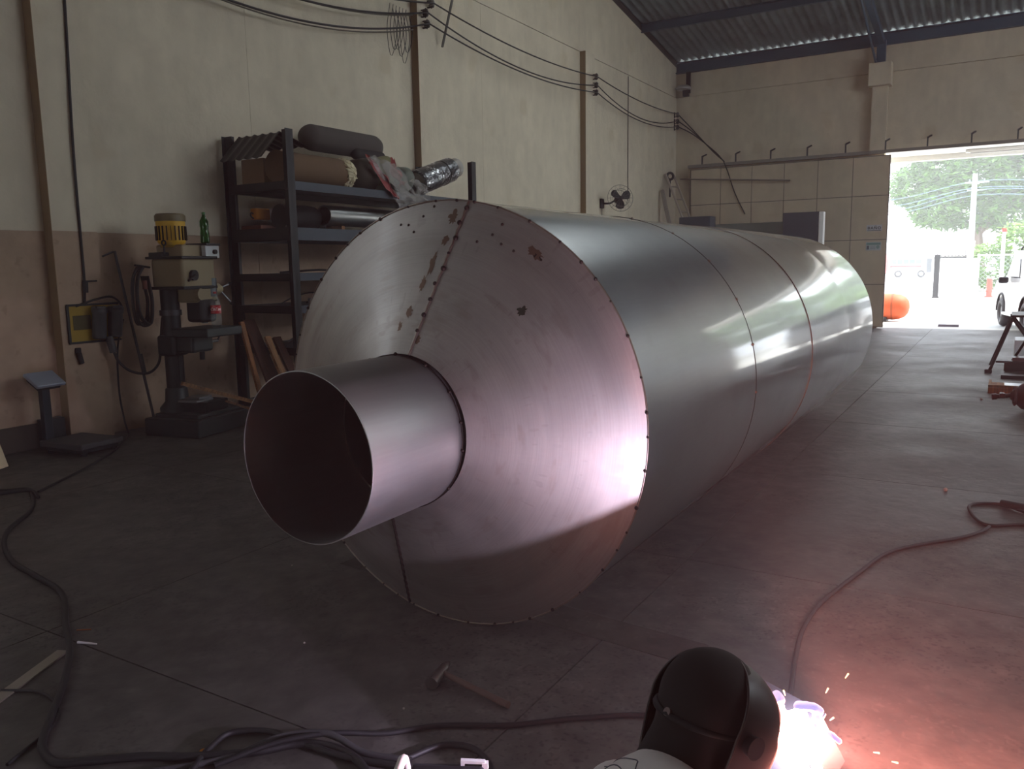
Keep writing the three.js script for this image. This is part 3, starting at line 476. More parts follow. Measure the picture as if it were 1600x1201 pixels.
// ------------------------------------------------------------------ wires, insulators, fan on the left wall
{
  const Y = [5.2, 5.04, 4.9], off = [-0.12, 0.03, 0], zs = [-9.7, -15.24, -20.2];
  const mPorc = M(0x24221f, 0.35);
  const where = ['above the foil roll end of the rack', 'by the thin vertical cable mid wall', 'in the far corner'];
  zs.forEach((z, k) => Y.forEach((y, i) => {
    const t = thing('insulator', ['top', 'middle', 'bottom'][i] + ' black spool insulator ' + where[k], 'insulator', [k === 2 ? XW : XW + 0.1, y, z + (k ? 0 : off[i])], 0, 'spool insulators on the wall');
    part('bracket', [box(0.12, 0.012, 0.03, 0.06, 0.045, 0), box(0.12, 0.012, 0.03, 0.06, -0.045, 0), box(0.012, 0.14, 0.05, 0.006, 0, 0), cyl(0.008, 0.008, 0.13, 8, 0.09, 0, 0)], mIronDark, t);
    part('spool', lathe([[0.012, -0.035], [0.04, -0.035], [0.045, -0.02], [0.028, -0.006], [0.028, 0.006], [0.045, 0.02], [0.04, 0.035], [0.012, 0.035]], 20).translate(0.09, 0, 0), i ? mPorc : M(0x6a6661, 0.35), t);
  }));
  const sagWire = (a, b, s, r, n, lab, m = mRubber) => { const pts = []; for (let i = 0; i <= 14; i++) { const q = i / 14; pts.push(V(a[0] + (b[0] - a[0]) * q, a[1] + (b[1] - a[1]) * q - 4 * s * q * (1 - q), a[2] + (b[2] - a[2]) * q)); } return single(n, new THREE.TubeGeometry(new THREE.CatmullRomCurve3(pts), 60, r, 6), m, lab, 'wire'); };
  const xi = XW + 0.23, lv = ['top', 'middle', 'bottom'];
  for (let i = 0; i < 3; i++) {
    sagWire([xi, Y[i], zs[0] + off[i]], [xi - 0.02, Y[i], zs[1]], [0.13, 0.26, 0.17][i], 0.011, 'overhead_wire', lv[i] + ' overhead wire between the rack insulators and mid wall');
    sagWire([xi - 0.02, Y[i], zs[1]], [XW + 0.09, Y[i] + 0.02, zs[2]], [0.1, 0.3, 0.22][i], 0.011, 'overhead_wire', lv[i] + ' overhead wire from mid wall to the far corner');
    sagWire([xi, Y[i], zs[0] + off[i]], [xi, Y[i] + 0.3, -2.2], [0.5, 0.62, 0.72][i], 0.013, 'overhead_wire', lv[i] + ' overhead wire running off the top edge above the rack');
  }
  sagWire([XW + 0.13, 4.78, -9.45], [XW + 0.13, 5.0, -3], 0.55, 0.009, 'overhead_wire', 'thin grey wire lowest along the wall above the rack', M(0x5f5a4e, 0.7));
  sagWire([XW + 0.13, 4.97, -9.45], [XW + 0.13, 5.35, -3], 0.52, 0.009, 'overhead_wire', 'thin grey wire second lowest along the wall above the rack', M(0x5f5a4e, 0.7));
  for (let i = 0; i < 3; i++) single('drop_wire', tube([[XW + 0.09, Y[i] + 0.02, zs[2]], [-6.9, 4.85 - i * 0.06, ZB + 0.12], [-6.3, 4.2 + i * 0.02, ZB + 0.1], [-6.05, 3.98, ZB + 0.12 + i * 0.02]], 0.013, 40), mRubber, lv[i] + ' black wire dropping from the corner to the door rail', 'wire');
  single('corner_cable', tube([[-6.05, 3.98, ZB + 0.2], [-5.95, 3.75, ZB + 0.2], [-5.75, 3.2, ZB + 0.2], [-5.5, 2.7, ZB + 0.2]], 0.012, 40), mRubber, 'black cable slanting down the sliding door sheets', 'cable');
  single('wall_cable', tube([[XW + 0.03, 4.85, -15.3], [XW + 0.03, 4, -15.28], [XW + 0.02, 3, -15.3], [XW + 0.03, 2.2, -15.28]], 0.014, 60), mRubber, 'black vertical cable mid wall below the insulators', 'cable');
  single('fan_cable', tube([[XW + 0.01, 5.6, -17.26], [XW + 0.01, 4, -17.25], [XW + 0.01, 2.95, -17.26]], 0.008, 40), mIronDark, 'thin vertical wire right above the wall fan', 'cable');
  single('roof_strut', beam(V(XW + 0.3, 5.9, -10.4), V(XW + 0.12, 4.7, -10.15), 0.03, 0.03), M(0x55524c, 0.6), 'slanting grey strut beside the rack insulators', 'strut');
  const lp = thing('wire_loops', 'tangle of thin loose wire loops beside the brown edged pilaster', 'wire', [XW + 0.04, 0, -9.3]);
  for (let k = 0; k < 6; k++) { const z = 0.22 - k * 0.07, d = rr(0.2, 0.6); part('loop', tube([[0, 5.05, z], [0.02, 4.85 - d * 0.4, z + 0.1], [0.01, 4.8 - d, z + 0.02], [0.02, 4.85 - d * 0.4, z - 0.1], [0, 5.0, z - 0.06]], 0.005, 30, 5), k % 2 ? mIronDark : M(0x6b665a, 0.7), lp); }
  // fan
  const f = thing('wall_fan', 'black wall fan with wire guard high on the left wall', 'fan', [XW, 2.8, -15.85]);
  part('mount', rbox(0.06, 0.2, 0.12, 0.02, 0.03, 0, 0), mBlackMatt, f);
  part('arm', tube([[0.05, 0, 0], [0.2, 0, -0.02], [0.3, 0.05, -0.04]], 0.02, 16), mBlackMatt, f);
  const hd = new THREE.Group(); hd.name = 'fan_head'; f.add(hd); hd.position.set(0.36, 0.07, -0.08); hd.rotation.set(0, -0.85, 0.12);
  part('motor', turnZ(new THREE.CapsuleGeometry(0.075, 0.1, 6, 18), Math.PI / 2), mBlackMatt, hd);
  for (let k = 0; k < 3; k++) { const s = new THREE.Shape(); s.moveTo(0.02, 0.03); s.quadraticCurveTo(0.1, 0.14, 0.2, 0.1); s.quadraticCurveTo(0.26, 0.0, 0.18, -0.07); s.quadraticCurveTo(0.1, -0.06, 0.02, -0.03); part('blade', new THREE.ExtrudeGeometry(s, { depth: 0.006, bevelEnabled: false }).rotateX(0.4).rotateZ(k * 2.094 + 0.3).rotateY(Math.PI / 2).translate(0.14, 0, 0), mBlackMatt, hd); }
  const ring = (r, x) => new THREE.TorusGeometry(r, 0.004, 6, 48).rotateY(Math.PI / 2).translate(x, 0, 0), gs = [ring(0.27, 0.14), ring(0.18, 0.2), ring(0.18, 0.06)];
  for (let k = 0; k < 16; k++) { const a = k / 16 * 6.283; gs.push(tube([[0.21, Math.cos(a) * 0.05, Math.sin(a) * 0.05], [0.2, Math.cos(a) * 0.18, Math.sin(a) * 0.18], [0.14, Math.cos(a) * 0.27, Math.sin(a) * 0.27], [0.05, Math.cos(a) * 0.15, Math.sin(a) * 0.15]], 0.0018, 10, 4)); }
  part('guard', gs, M(0x6d6a62, 0.5, 0.3), hd);
  part('cord', tube([[0.03, -0.09, 0], [0.02, -0.3, -0.01], [0.02, -0.8, -0.01]], 0.006, 20), mRubber, f);
}
// ------------------------------------------------------------------ by the back wall
{
  const gl = thing('corner_lamp', 'grey dish lamp on a black pipe bracket in the roof corner', 'lamp', [-7.04, 5.66, ZB + 0.14]);
  part('bracket', [box(0.14, 0.14, 0.1, 0, 0.03, 0), box(0.1, 0.5, 0.06, 0.06, 0.28, 0)], mIronDark, gl);
  part('dish', lathe([[0.02, 0.12], [0.16, 0.1], [0.2, 0.14], [0.14, 0.2], [0, 0.22]], 24).translate(-0.04, 0, 0.08), M(0x9a9a98, 0.4), gl);
  const ladder = (a, b, dir, n, lab) => { const t = thing('ladder', lab, 'ladder', [0, 0, 0], 0); const A = V(...a), B = V(...b), D = V(...dir); part('rail', beam(A, B, 0.035, 0.07, V(0, 0, 1)), M(0xa49a8c, 0.6), t); part('rail', beam(A.clone().add(D), B.clone().add(D), 0.035, 0.07, V(0, 0, 1)), M(0xa49a8c, 0.6), t); for (let k = 1; k < n; k++) { const p = A.clone().lerp(B, k / n); part('rung', bar(p, p.clone().add(D), 0.015, 8), M(0x8d857a, 0.6), t); } return t; };
  ladder([-5.6, 0.02, -19.0], [-7.26, 3.7, -19.45], [0.1, 0, -0.28], 12, 'tall pale ladder leaning into the far corner');
  single('leaning_beam', beam(V(-6.3, 0.03, -18.7), V(-7.25, 3.3, -19.2), 0.07, 0.09, V(0, 0, 1)), M(0x8f887d, 0.6), 'single grey beam leaning left of the corner ladder', 'beam');
  single('sheet_offcut', box(0.03, 2.2, 0.5, -7.25, 1.12, -19.3).rotateZ(0), mSteelBlue, 'narrow dark panel standing in the far corner against the wall', 'panel');
  single('long_pipe', bar(V(-7.1, 3.62, ZB + 0.3), V(-4.45, 3.42, ZB + 0.26), 0.018, 10), M(0x7d746b, 0.5, 0.3), 'long thin pipe laid across the sliding door sheets', 'pipe');
  const hk = thing('pipe_reel', 'small dark pulley wheel at the top of the corner ladder', 'pulley', [-7.2, 3.66, -19.6]); part('wheel', new THREE.TorusGeometry(0.08, 0.03, 10, 24).rotateY(0.8), mIronDark, hk); part('stem', bar(V(0, -0.08, 0), V(0, -0.5, 0), 0.02), mIronDark, hk);
  single('blue_cabinet', rbox(0.72, 2.58, 0.4, 0.01, -6.1, 1.29, -18.4), M(0x3a444f, 0.6), 'dark blue cabinet top behind the drum near the corner ladders', 'cabinet');
  single('green_sheet_stack', beam(V(-5.2, 0.02, -19.62), V(-5.2, 2.46, -19.85), 2.0, 0.09, V(0, 0, 1)), M(0x69706a, 0.6), 'low grey green stack of sheets leaning on the sliding door', 'sheets');
  const p = thing('leaning_panel', 'dark slate panel with white right edge behind the drum', 'panel', [-3.98, 0, -19.3], 0);
  part('face', extr([[-0.33, 0.02], [0.3, 0.02], [0.37, 2.62], [-0.4, 2.62]], 0.12, 0.004), M(0x3f4751, 0.55), p); part('white_edge', rbox(0.1, 2.62, 0.2, 0.008, 0.42, 1.31, 0.02), mWhite, p);
  const sign = (y0, y1, draw, lab) => { const cv = document.createElement('canvas'); cv.width = 256; cv.height = 128; const x = cv.getContext('2d'); draw(x); const ct = new THREE.CanvasTexture(cv); ct.colorSpace = THREE.SRGBColorSpace; const t = thing('wall_sign', lab, 'sign', [-2.6, (y0 + y1) / 2, ZB + 0.18]); part('plate', rbox(0.32, y1 - y0, 0.012, 0.003), M(0xb9bcc0, 0.6), t); part('print', new THREE.PlaneGeometry(0.31, y1 - y0 - 0.01).translate(0, 0, 0.0066), M(0xffffff, 0.6, 0, { map: ct }), t); };
  sign(2.19, 2.33, (x) => { x.fillStyle = '#b9bcc2'; x.fillRect(0, 0, 256, 128); x.fillStyle = '#34363c'; x.font = 'bold 84px sans-serif'; x.textAlign = 'center'; x.textBaseline = 'middle'; x.fillText('BAÑO', 128, 66); x.fillRect(10, 112, 236, 12); }, 'upper small sign with dark capitals on the door edge');
  sign(1.76, 1.95, (x) => { x.fillStyle = '#aeb8bb'; x.fillRect(0, 0, 256, 128); x.fillStyle = '#6d8f8d'; x.fillRect(8, 10, 240, 34); x.fillStyle = '#4a5560'; x.fillRect(14, 54, 40, 60); x.fillStyle = '#7f9a98'; x.beginPath(); x.arc(205, 78, 30, 0, 7); x.fill(); x.fillStyle = '#7d848c'; for (const y of [60, 80, 100]) x.fillRect(70, y, 96, 7); }, 'lower small greenish notice on the door edge');
}
// ------------------------------------------------------------------ floor things
single('welding_cable', tube([[-6.6, 0.014, -2.75], [-6.03, 0.014, -2.94], [-5.9, 0.014, -3.06], [-5.74, 0.014, -3.0], [-5.35, 0.014, -2.78], [-5.06, 0.014, -2.49], [-4.84, 0.014, -2.35], [-4.47, 0.014, -2.2], [-4.12, 0.014, -2.14], [-3.81, 0.014, -2.08], [-3.43, 0.016, -1.88], [-3.13, 0.03, -1.72], [-2.91, 0.016, -1.56], [-2.73, 0.014, -1.41], [-2.58, 0.014, -1.3], [-2.46, 0.014, -1.28], [-2.4, 0.014, -1.32], [-2.26, 0.014, -1.43], [-2.12, 0.014, -1.51], [-1.96, 0.014, -1.63], [-1.86, 0.014, -1.74], [-1.7, 0.014, -1.77], [-1.5, 0.014, -1.68], [-1.32, 0.014, -1.56]], 0.014, 300), mRubber, 'thick black welding cable snaking in from the left edge', 'cable');
single('torch_cable', tube([[-2.02, 0.01, -1.52], [-1.92, 0.034, -1.67], [-1.8, 0.036, -1.8], [-1.67, 0.01, -1.92], [-1.55, 0.01, -2.04], [-1.33, 0.01, -2.17], [-1.15, 0.01, -2.32], [-0.9, 0.01, -2.46], [-0.6, 0.01, -2.34], [-0.42, 0.01, -2.2]], 0.0095, 160), mRubber, 'thinner black cable running past the hammer to the welder', 'cable');
single('cable_branch', tube([[-6.5, 0.012, -2.55], [-6.02, 0.012, -2.82], [-5.8, 0.028, -3.02], [-5.62, 0.012, -2.98]], 0.012, 40), mRubber, 'second black cable joining the loop at the left edge', 'cable');
single('thin_wire', tube([[-3.1, 0.008, -1.44], [-2.96, 0.01, -1.5], [-2.81, 0.01, -1.48], [-2.71, 0.008, -1.42], [-2.6, 0.008, -1.2]], 0.006, 40), mRubber, 'thin black wire curling from the flat bar to the cable', 'wire');
single('flat_bar', beam(V(-3.03, 0.006, -1.36), V(-3.215, 0.006, -1.74), 0.05, 0.006), M(0x9a9488, 0.4, 0.6), 'flat steel bar lying on the floor at the left', 'bar');
for (const [pts, lab] of [[[[-2.2, 0.012, -1.36], [-2.02, 0.012, -1.56], [-1.93, 0.03, -1.72], [-1.8, 0.04, -1.79], [-1.66, 0.012, -1.8], [-1.5, 0.012, -1.84]], 'grey cable crossing over the welding cable near the bottom'], [[[-2.05, 0.014, -1.45], [-2.11, 0.014, -1.58], [-2.12, 0.014, -1.66], [-2.02, 0.014, -1.73], [-1.88, 0.014, -1.74], [-1.7, 0.014, -1.75], [-1.5, 0.014, -1.8]], 'black cable bending in a tight hook near the bottom edge'], [[[-1.52, 0.012, -1.84], [-1.46, 0.012, -1.96], [-1.37, 0.012, -1.99], [-1.27, 0.012, -1.94], [-1.2, 0.012, -1.84]], 'black cable arching beside the welding machine']]) single('floor_cable', tube(pts, 0.0105, 60), lab.startsWith('grey') ? mGreyRub : mRubber, lab, 'cable');
{
  const h = thing('hammer', 'steel hammer with long thin handle lying on the floor', 'hammer', [-1.735, 0.028, -2.32]);
  part('hammer_head', [bar(V(0.02, 0, 0.075), V(-0.005, 0, -0.03), 0.02, 14), bar(V(-0.005, 0, -0.03), V(-0.012, 0, -0.07), 0.02, 14, 0.008), bar(V(0.024, 0, 0.09), V(0.02, 0, 0.07), 0.024, 14)], M(0x77716d, 0.35, 0.9), h);
  part('handle', bar(V(0.0, 0, 0), V(0.335, -0.012, 0.06), 0.011, 10, 0.013), M(0x5d4a40, 0.6), h);
}
{
  const mc = thing('cord_with_connector', 'thin dark cord with a thick connector looping at the right edge', 'cord', [0, 0, 0]);
  part('cord', tube([[0.9, 0.01, -5.5], [0.18, 0.01, -5.4], [-0.01, 0.01, -5.3], [-0.1, 0.018, -5.52], [-0.09, 0.012, -5.72], [0.05, 0.01, -5.8], [0.2, 0.02, -5.62]], 0.01, 80), mRubber, mc);
  part('connector', bar(V(0.06, 0.03, -5.76), V(0.4, 0.035, -5.58), 0.022, 14, 0.034), mRubber, mc);
  single('extension_lead', tube([[0.005, 0.01, -5.27], [-0.03, 0.01, -5.16], [-0.13, 0.01, -4.98], [-0.3, 0.01, -4.77], [-0.44, 0.01, -4.55], [-0.54, 0.01, -4.14], [-0.63, 0.01, -3.66], [-0.64, 0.01, -3.39], [-0.62, 0.01, -3.17], [-0.59, 0.01, -2.96], [-0.5, 0.01, -2.5], [-0.35, 0.01, -2.1]], 0.01, 120), mRubber, 'thin cord running over the floor from the connector to the arc', 'cord');
}
single('white_crayon', bar(V(-3.235, 0.007, -1.815), V(-3.15, 0.007, -1.845), 0.006, 8, 0.003), mWhite, 'white crayon stub lying beside the welding cable', 'crayon');
single('copper_scrap', bar(V(-3.36, 0.004, -1.885), V(-3.31, 0.004, -1.92), 0.003, 6), M(0xa06a48, 0.4, 0.6), 'tiny copper wire scrap above the crayon', 'scrap');
single('plastic_stopper', [cyl(0.012, 0.012, 0.016, 10, -2.11, 0.008, -1.55), cyl(0.008, 0.008, 0.012, 10, -2.1, 0.006, -1.53)], mOrange, 'small orange plastic cap on the floor cable at the bottom', 'cap');
[[-3.11, -2.9, 'left of the neck on open floor'], [-2.4, -2.28, 'in the dark under the neck'], [-1.72, -2.08, 'just below the hammer head'], [-0.26, -6.01, 'right of the drum on open floor'], [-0.15, -10.2, 'in front of the pallet']].forEach(([x, z, w]) => single('debris_bit', new THREE.DodecahedronGeometry(0.0045 + (z < -5 ? 0.01 : 0), 0).translate(x, 0.004 + (z < -5 ? 0.008 : 0), z), M(0xb5b0a8, 0.8), 'tiny pale chip ' + w, 'chip'));
// small welding machine, only its carrying frame reaches into view
{
  const t = thing('welding_machine', 'welding machine with pale carrying handle at the bottom edge', 'welding machine', [-1.11, 0, -1.46], 0.5);
  part('case', rbox(0.2, 0.2, 0.38, 0.015, 0, 0.12, 0), mBlackMatt, t);
  part('front_panel', rbox(0.19, 0.19, 0.012, 0.004, 0, 0.12, -0.193), M(0x2d3036, 0.5), t);
  part('frame', [beam(V(0.1, 0.02, -0.19), V(0.1, 0.225, -0.19), 0.016, 0.016, V(1, 0, 0)), beam(V(0.035, 0.228, -0.19), V(0.1, 0.225, -0.19), 0.012, 0.008), beam(V(0.04, 0.18, -0.19), V(0.04, 0.225, -0.19), 0.01, 0.01, V(1, 0, 0))], mWhite, t);
  part('handle', [tube([[-0.1, 0.22, -0.14], [-0.1, 0.29, -0.1], [-0.1, 0.31, 0.0], [-0.1, 0.29, 0.1], [-0.1, 0.22, 0.14]], 0.012, 30)], mWhite, t);
}
// ------------------------------------------------------------------ right edge, inside the doorway
{
  const t = thing('folding_trestle', 'black folding trestle with crossed legs at the right edge', 'trestle', [0, 0, 0]);
  for (const z of [-12.7, -13.5]) { part('leg', bar(V(-0.12, 0.02, z), V(0.12, 0.76, z), 0.02), mBlack, t); part('leg', bar(V(0.62, 0.02, z), V(0.1, 0.76, z), 0.02), mBlack, t); }
  part('leg', bar(V(0.1, 0.05, -13.1), V(0.42, 0.74, -12.7), 0.018), mBlack, t); part('cross_bar', [bar(V(-0.05, 0.16, -12.7), V(0.6, 0.16, -12.7), 0.014)], mBlack, t);
  part('top', [rbox(0.6, 0.03, 0.9, 0.01, 0.4, 0.775, -13.1)], mBlack, t); part('foot', rbox(0.09, 0.05, 0.06, 0.012, -0.13, 0.026, -12.7), mRubber, t);
  single('white_crate', [rbox(0.5, 0.34, 0.6, 0.015, 0.42, 0.17, -14.4)], M(0xdfe3e8, 0.5), 'white crate behind the crossed trestle legs', 'crate');
  const st = thing('plate_stack', 'stack of dark steel plates under the trestle', 'plates', [0.45, 0, -13.0]);
  part('plate', box(0.86, 0.05, 0.5, 0, 0.025, 0.62), mBlack, st); part('plate', box(0.8, 0.16, 0.3, 0.0, 0.08, 0.2), mIronDark, st); part('plate', box(0.66, 0.06, 0.26, 0.02, 0.19, 0.16), mIron, st);
  const pa = thing('wood_pallet', 'low wooden tray with a glossy white sheet on the floor', 'tray', [0.45, 0, -11.0]);
  part('tray', rbox(1.1, 0.07, 0.5, 0.008, 0, 0.035, 0), mWoodPale, pa); part('sheet', box(0.9, 0.006, 0.32, 0.06, 0.075, -0.02), M(0xdfe6ee, 0.15), pa); part('tray_lip', [box(1.1, 0.03, 0.03, 0, 0.085, 0.235), box(0.03, 0.03, 0.5, -0.535, 0.085, 0)], mWood, pa);
  const gc = thing('gas_cylinder', 'dark red gas cylinder lying at the right edge with its valve leftwards', 'cylinder', [0.02, 0.16, -9.55], 0.12);
  part('body', lathe([[0, 0], [0.13, 0], [0.15, 0.02], [0.15, 0.75], [0.13, 0.83], [0.06, 0.9], [0.035, 0.93], [0, 0.93]], 32).rotateZ(Math.PI / 2).translate(1.02, 0, 0), M(0x4a1c1a, 0.45, 0.2), gc);
  part('valve', [bar(V(0.09, 0, 0), V(-0.03, -0.015, 0), 0.022, 14), bar(V(-0.03, -0.015, 0), V(-0.07, -0.02, 0), 0.032, 14), rbox(0.05, 0.05, 0.08, 0.01, 0.02, 0, 0)], M(0x46302c, 0.4, 0.5), gc);
  part('guard_ring', new THREE.TorusGeometry(0.09, 0.012, 8, 24).rotateY(Math.PI / 2).translate(0.13, 0, 0), M(0x4d1f1c, 0.5), gc);
  part('chock', [box(0.25, 0.03, 0.12, 0.5, -0.147, 0)], mWood, gc);
}
// ------------------------------------------------------------------ outside, seen through the doorway
{
  const tg = tex(512, (u, v) => { const a = fbm(u, v, 5, 5, 301), b = fbm(u, v, 60, 3, 305), w = sm(0.56, 0.7, fbm(u, v, 4, 3, 311)); const k = 0.95 + 0.15 * (a - 0.5) + 0.12 * (b - 0.5); return mix([206 * k, 203 * k, 196 * k], [160, 166, 168], w * 0.6); }, true, 9);
  struct('ground', span(-90, 90, -0.32, -0.015, -150, ZB - 0.2), M(0xffffff, 0.6, 0, { map: tg }));
  struct('ground_side', span(XR + 0.2, 60, -0.32, -0.015, ZB - 0.2, 60), M(0xffffff, 0.9, 0, { map: tg }));
  struct('ground_yard', span(-60, XR + 0.2, -0.32, -0.015, ZF + 0.2, 60), M(0xffffff, 0.9, 0, { map: tg }));
  const cp = structG('trim_1');
  part('canopy_slab', span(DX0 - 1.5, DX1 + 2, 3.98, 4.12, -22.3, ZB - 0.2), mWhite, cp); part('canopy_beam', span(DX0 - 1.5, DX1 + 2, 3.86, 3.98, -22.3, -22.1), mWhite, cp);
  const tl = thing('canopy_batten', 'long white batten fixture under the entrance canopy', 'light fitting', [0.55, 3.94, -21.6]); part('tray', rbox(3.0, 0.06, 0.12, 0.01), mWhite, tl); part('tube_cover', turnZ(cyl(0.02, 0.02, 2.8, 10), Math.PI / 2).translate(0, -0.045, 0), M(0xd8d8d8, 0.4), tl);
  // orange tank
  const tk = thing('orange_tank', 'rusty orange pressure tank lying outside beside the doorway', 'tank', [-2.1, 0.36, -23.0]);
  part('tank_body', lathe([[0, 0.06], [0.15, 0.03], [0.25, -0.04], [0.31, -0.16], [0.33, -0.3], [0.33, -2.6], [0.25, -2.85], [0, -2.95]].reverse(), 40).rotateZ(-Math.PI / 2), M(0xc4562a, 0.6), tk);
  part('tank_band', lathe([[0.333, -0.32], [0.337, -0.32], [0.337, -0.36], [0.333, -0.36]].reverse(), 40).rotateZ(-Math.PI / 2), M(0x9d4420, 0.6), tk);
  for (const x of [-0.5, -2.2]) part('saddle', box(0.1, 0.12, 0.5, x, -0.315, 0), mIronDark, tk);
  const gr = thing('drain_ramp', 'dark steel drain ramp on the ground outside the doorway', 'ramp', [-1.08, -0.015, -21.5]);
  part('ramp_plate', extr([[-0.13, 0], [0.13, 0], [0.08, 0.05], [-0.08, 0.05]], 0.42, 0.003).rotateY(Math.PI / 2).translate(-0.21, 0, 0), M(0x4a3f4d, 0.6), gr);
  // white off-road car, nose away
  const c = thing('white_car', 'white car parked half in the doorway at the right edge', 'car', [-0.06, 0, -22.0], Math.atan2(0.42, 2.2));
  const mBody = P(0xf2f2f2, 0.25, 0, { clearcoat: 1, clearcoatRoughness: 0.1 }), prof = [[-0.78, 0.36], [-0.84, 0.5], [-0.82, 0.82], [-0.66, 0.98], [0.35, 1.08], [0.95, 1.55], [1.2, 1.66], [2.9, 1.68], [3.2, 1.2], [3.3, 1.1], [3.32, 0.42], [2.75, 0.36], [2.65, 0.62], [2.25, 0.76], [1.85, 0.62], [1.75, 0.34], [0.46, 0.32], [0.4, 0.58], [0, 0.75], [-0.4, 0.58], [-0.46, 0.36]];
  part('car_body', extr(prof, 1.62, 0.04).rotateY(-Math.PI / 2).translate(1.66, 0, 0), mBody, c);
  const mGlass = M(0x20262b, 0.1), side = (pts, n, m) => part(n, extr(pts, 0.012).rotateY(-Math.PI / 2).translate(-0.002, 0, 0), m, c);
  side([[0.55, 1.12], [1.05, 1.5], [1.7, 1.52], [1.7, 1.12]], 'side_window', mGlass); side([[1.78, 1.12], [1.78, 1.52], [2.75, 1.52], [3.0, 1.14]], 'side_window', mGlass);
  part('windscreen', beam(V(0.83, 1.1, 0.42), V(0.83, 1.54, 0.96), 1.4, 0.012, V(0, 0, 1)).translate(0, 0.012, -0.02), mGlass, c);
  for (const z of [0, 2.25]) for (const x of [0.08, 1.58]) {
    const w = part('tyre', new THREE.TorusGeometry(0.245, 0.095, 14, 36).rotateY(Math.PI / 2).scale(1.1, 1, 1).translate(x, 0.325, z), mRubber, c);
    part('rim', turnZ(lathe([[0, -0.05], [0.17, -0.07], [0.2, -0.03], [0.2, 0.05], [0, 0.05]], 24), Math.PI / 2).translate(x, 0.325, z), M(0xb5b8ba, 0.35, 0.6), w);
    part('wheel_arch', new THREE.TorusGeometry(0.41, 0.03, 8, 24, Math.PI).rotateY(Math.PI / 2).translate(x < 1 ? 0.0 : 1.66, 0.33, z), mBlackMatt, w);
  }
  part('side_step', rbox(0.12, 0.06, 1.25, 0.02, -0.02, 0.32, 1.12), mWhite, c);
  part('door_mirror', [rbox(0.2, 0.14, 0.1, 0.04, -0.12, 1.06, 0.72)], M(0x3d3d44, 0.4), c);
  part('rail', tube([[0.1, 1.62, 1.2], [0.06, 1.74, 1.4], [0.06, 1.74, 2.6], [0.1, 1.64, 2.8]], 0.018, 30), mBlackMatt, c);
  part('wiper', tube([[0.3, 1.13, 0.44], [0.5, 1.3, 0.62], [0.7, 1.4, 0.75]], 0.01, 12), mBlackMatt, c);
  part('head_lamp', rbox(0.3, 0.16, 0.05, 0.03, 0.2, 0.85, -0.82), M(0xcfd6da, 0.15), c); part('tail_lamp', rbox(0.06, 0.3, 0.16, 0.02, 0.0, 1.0, 3.28), M(0x8a1d1a, 0.3), c); part('bumper', rbox(1.66, 0.2, 0.14, 0.04, 0.83, 0.5, -0.86), mWhite, c); part('tail_lamp', rbox(0.06, 0.3, 0.16, 0.02, 1.66, 1.0, 3.28), M(0x8a1d1a, 0.3), c); part('rear_window', beam(V(0.83, 1.26, 3.24), V(0.83, 1.6, 3.02), 1.3, 0.012, V(0, 0, 1)).translate(0, 0.01, 0.015), mGlass, c); part('rear_bumper', rbox(1.66, 0.18, 0.14, 0.04, 0.83, 0.52, 3.36), mWhite, c); part('number_plate', rbox(0.5, 0.14, 0.01, 0.003, 0.83, 0.8, 3.37), M(0xd8d4c4, 0.5), c);
  // yard edge: black gate post, white wall, wire fence
  single('gate_post', [rbox(0.2, 1.75, 0.2, 0.01, -2.42, 0.86, -37.5), box(0.26, 0.06, 0.26, -2.42, 0.03 - 0.015, -37.5)], mBlack, 'black square gate post in the sunny yard', 'post');
  const ww = thing('boundary_wall', 'white rendered boundary wall behind the black post', 'wall', [0, 0, -40]); part('render', span(-2.5, -1.0, -0.01, 1.48, -0.2, 0), mWhite, ww); part('coping', rbox(1.6, 0.08, 0.3, 0.02, -1.75, 1.52, -0.1), mWhite, ww);
  const fe = thing('wire_fence', 'wire mesh fence on white rails beside the white wall', 'fence', [0, 0, -39]);
  for (const y of [0.12, 1.68]) part('rail', turnZ(cyl(0.03, 0.03, 7, 10), Math.PI / 2).translate(2.45, y, 0), mWhite, fe);
  for (const x of [-1.0, 1.2, 3.4, 5.9]) part('fence_post', cyl(0.04, 0.04, 1.75, 10, x, 0.86, 0), mWhite, fe);
  { const gs = []; for (let k = -10; k < 42; k++) for (const s of [1, -1]) { const x0 = -1 + k * 0.17, xa = Math.max(-1, Math.min(5.9, x0)), xb = Math.max(-1, Math.min(5.9, x0 + 1.56)); if (xb - xa > 0.02) gs.push(beam(V(xa, 0.12 + (s > 0 ? xa - x0 : 1.56 - (xa - x0)), 0), V(xb, 0.12 + (s > 0 ? xb - x0 : 1.56 - (xb - x0)), 0), 0.008, 0.008)); } part('wire_mesh', gs, M(0xa9b3b5, 0.5, 0.3), fe); }
  single('red_bollard', [cyl(0.11, 0.1, 0.75, 16, -0.55, 0.36, -38.6), cyl(0.16, 0.16, 0.05, 16, -0.55, 0.01, -38.6)], M(0xa8483a, 0.6), 'faded red bollard at the foot of the wire fence', 'bollard');
  const wp = thing('white_post', 'slim white post with a red cap beside the fence', 'post', [-0.15, 0, -36]); part('shaft', cyl(0.07, 0.06, 2.55, 14, 0, 1.26, 0), mWhite, wp); part('cap', cyl(0.08, 0.08, 0.14, 14, 0, 2.58, 0), M(0xc8342c, 0.5), wp);
  // small tiled roof behind the wall
  const hr = thing('tiled_lodge', 'small lodge with grey barrel tile roof behind the white wall', 'building', [-2.25, 0, -46]);
  part('lodge_wall', span(-0.75, 0.75, -0.01, 1.75, -1.6, -0.2), mWhite, hr);
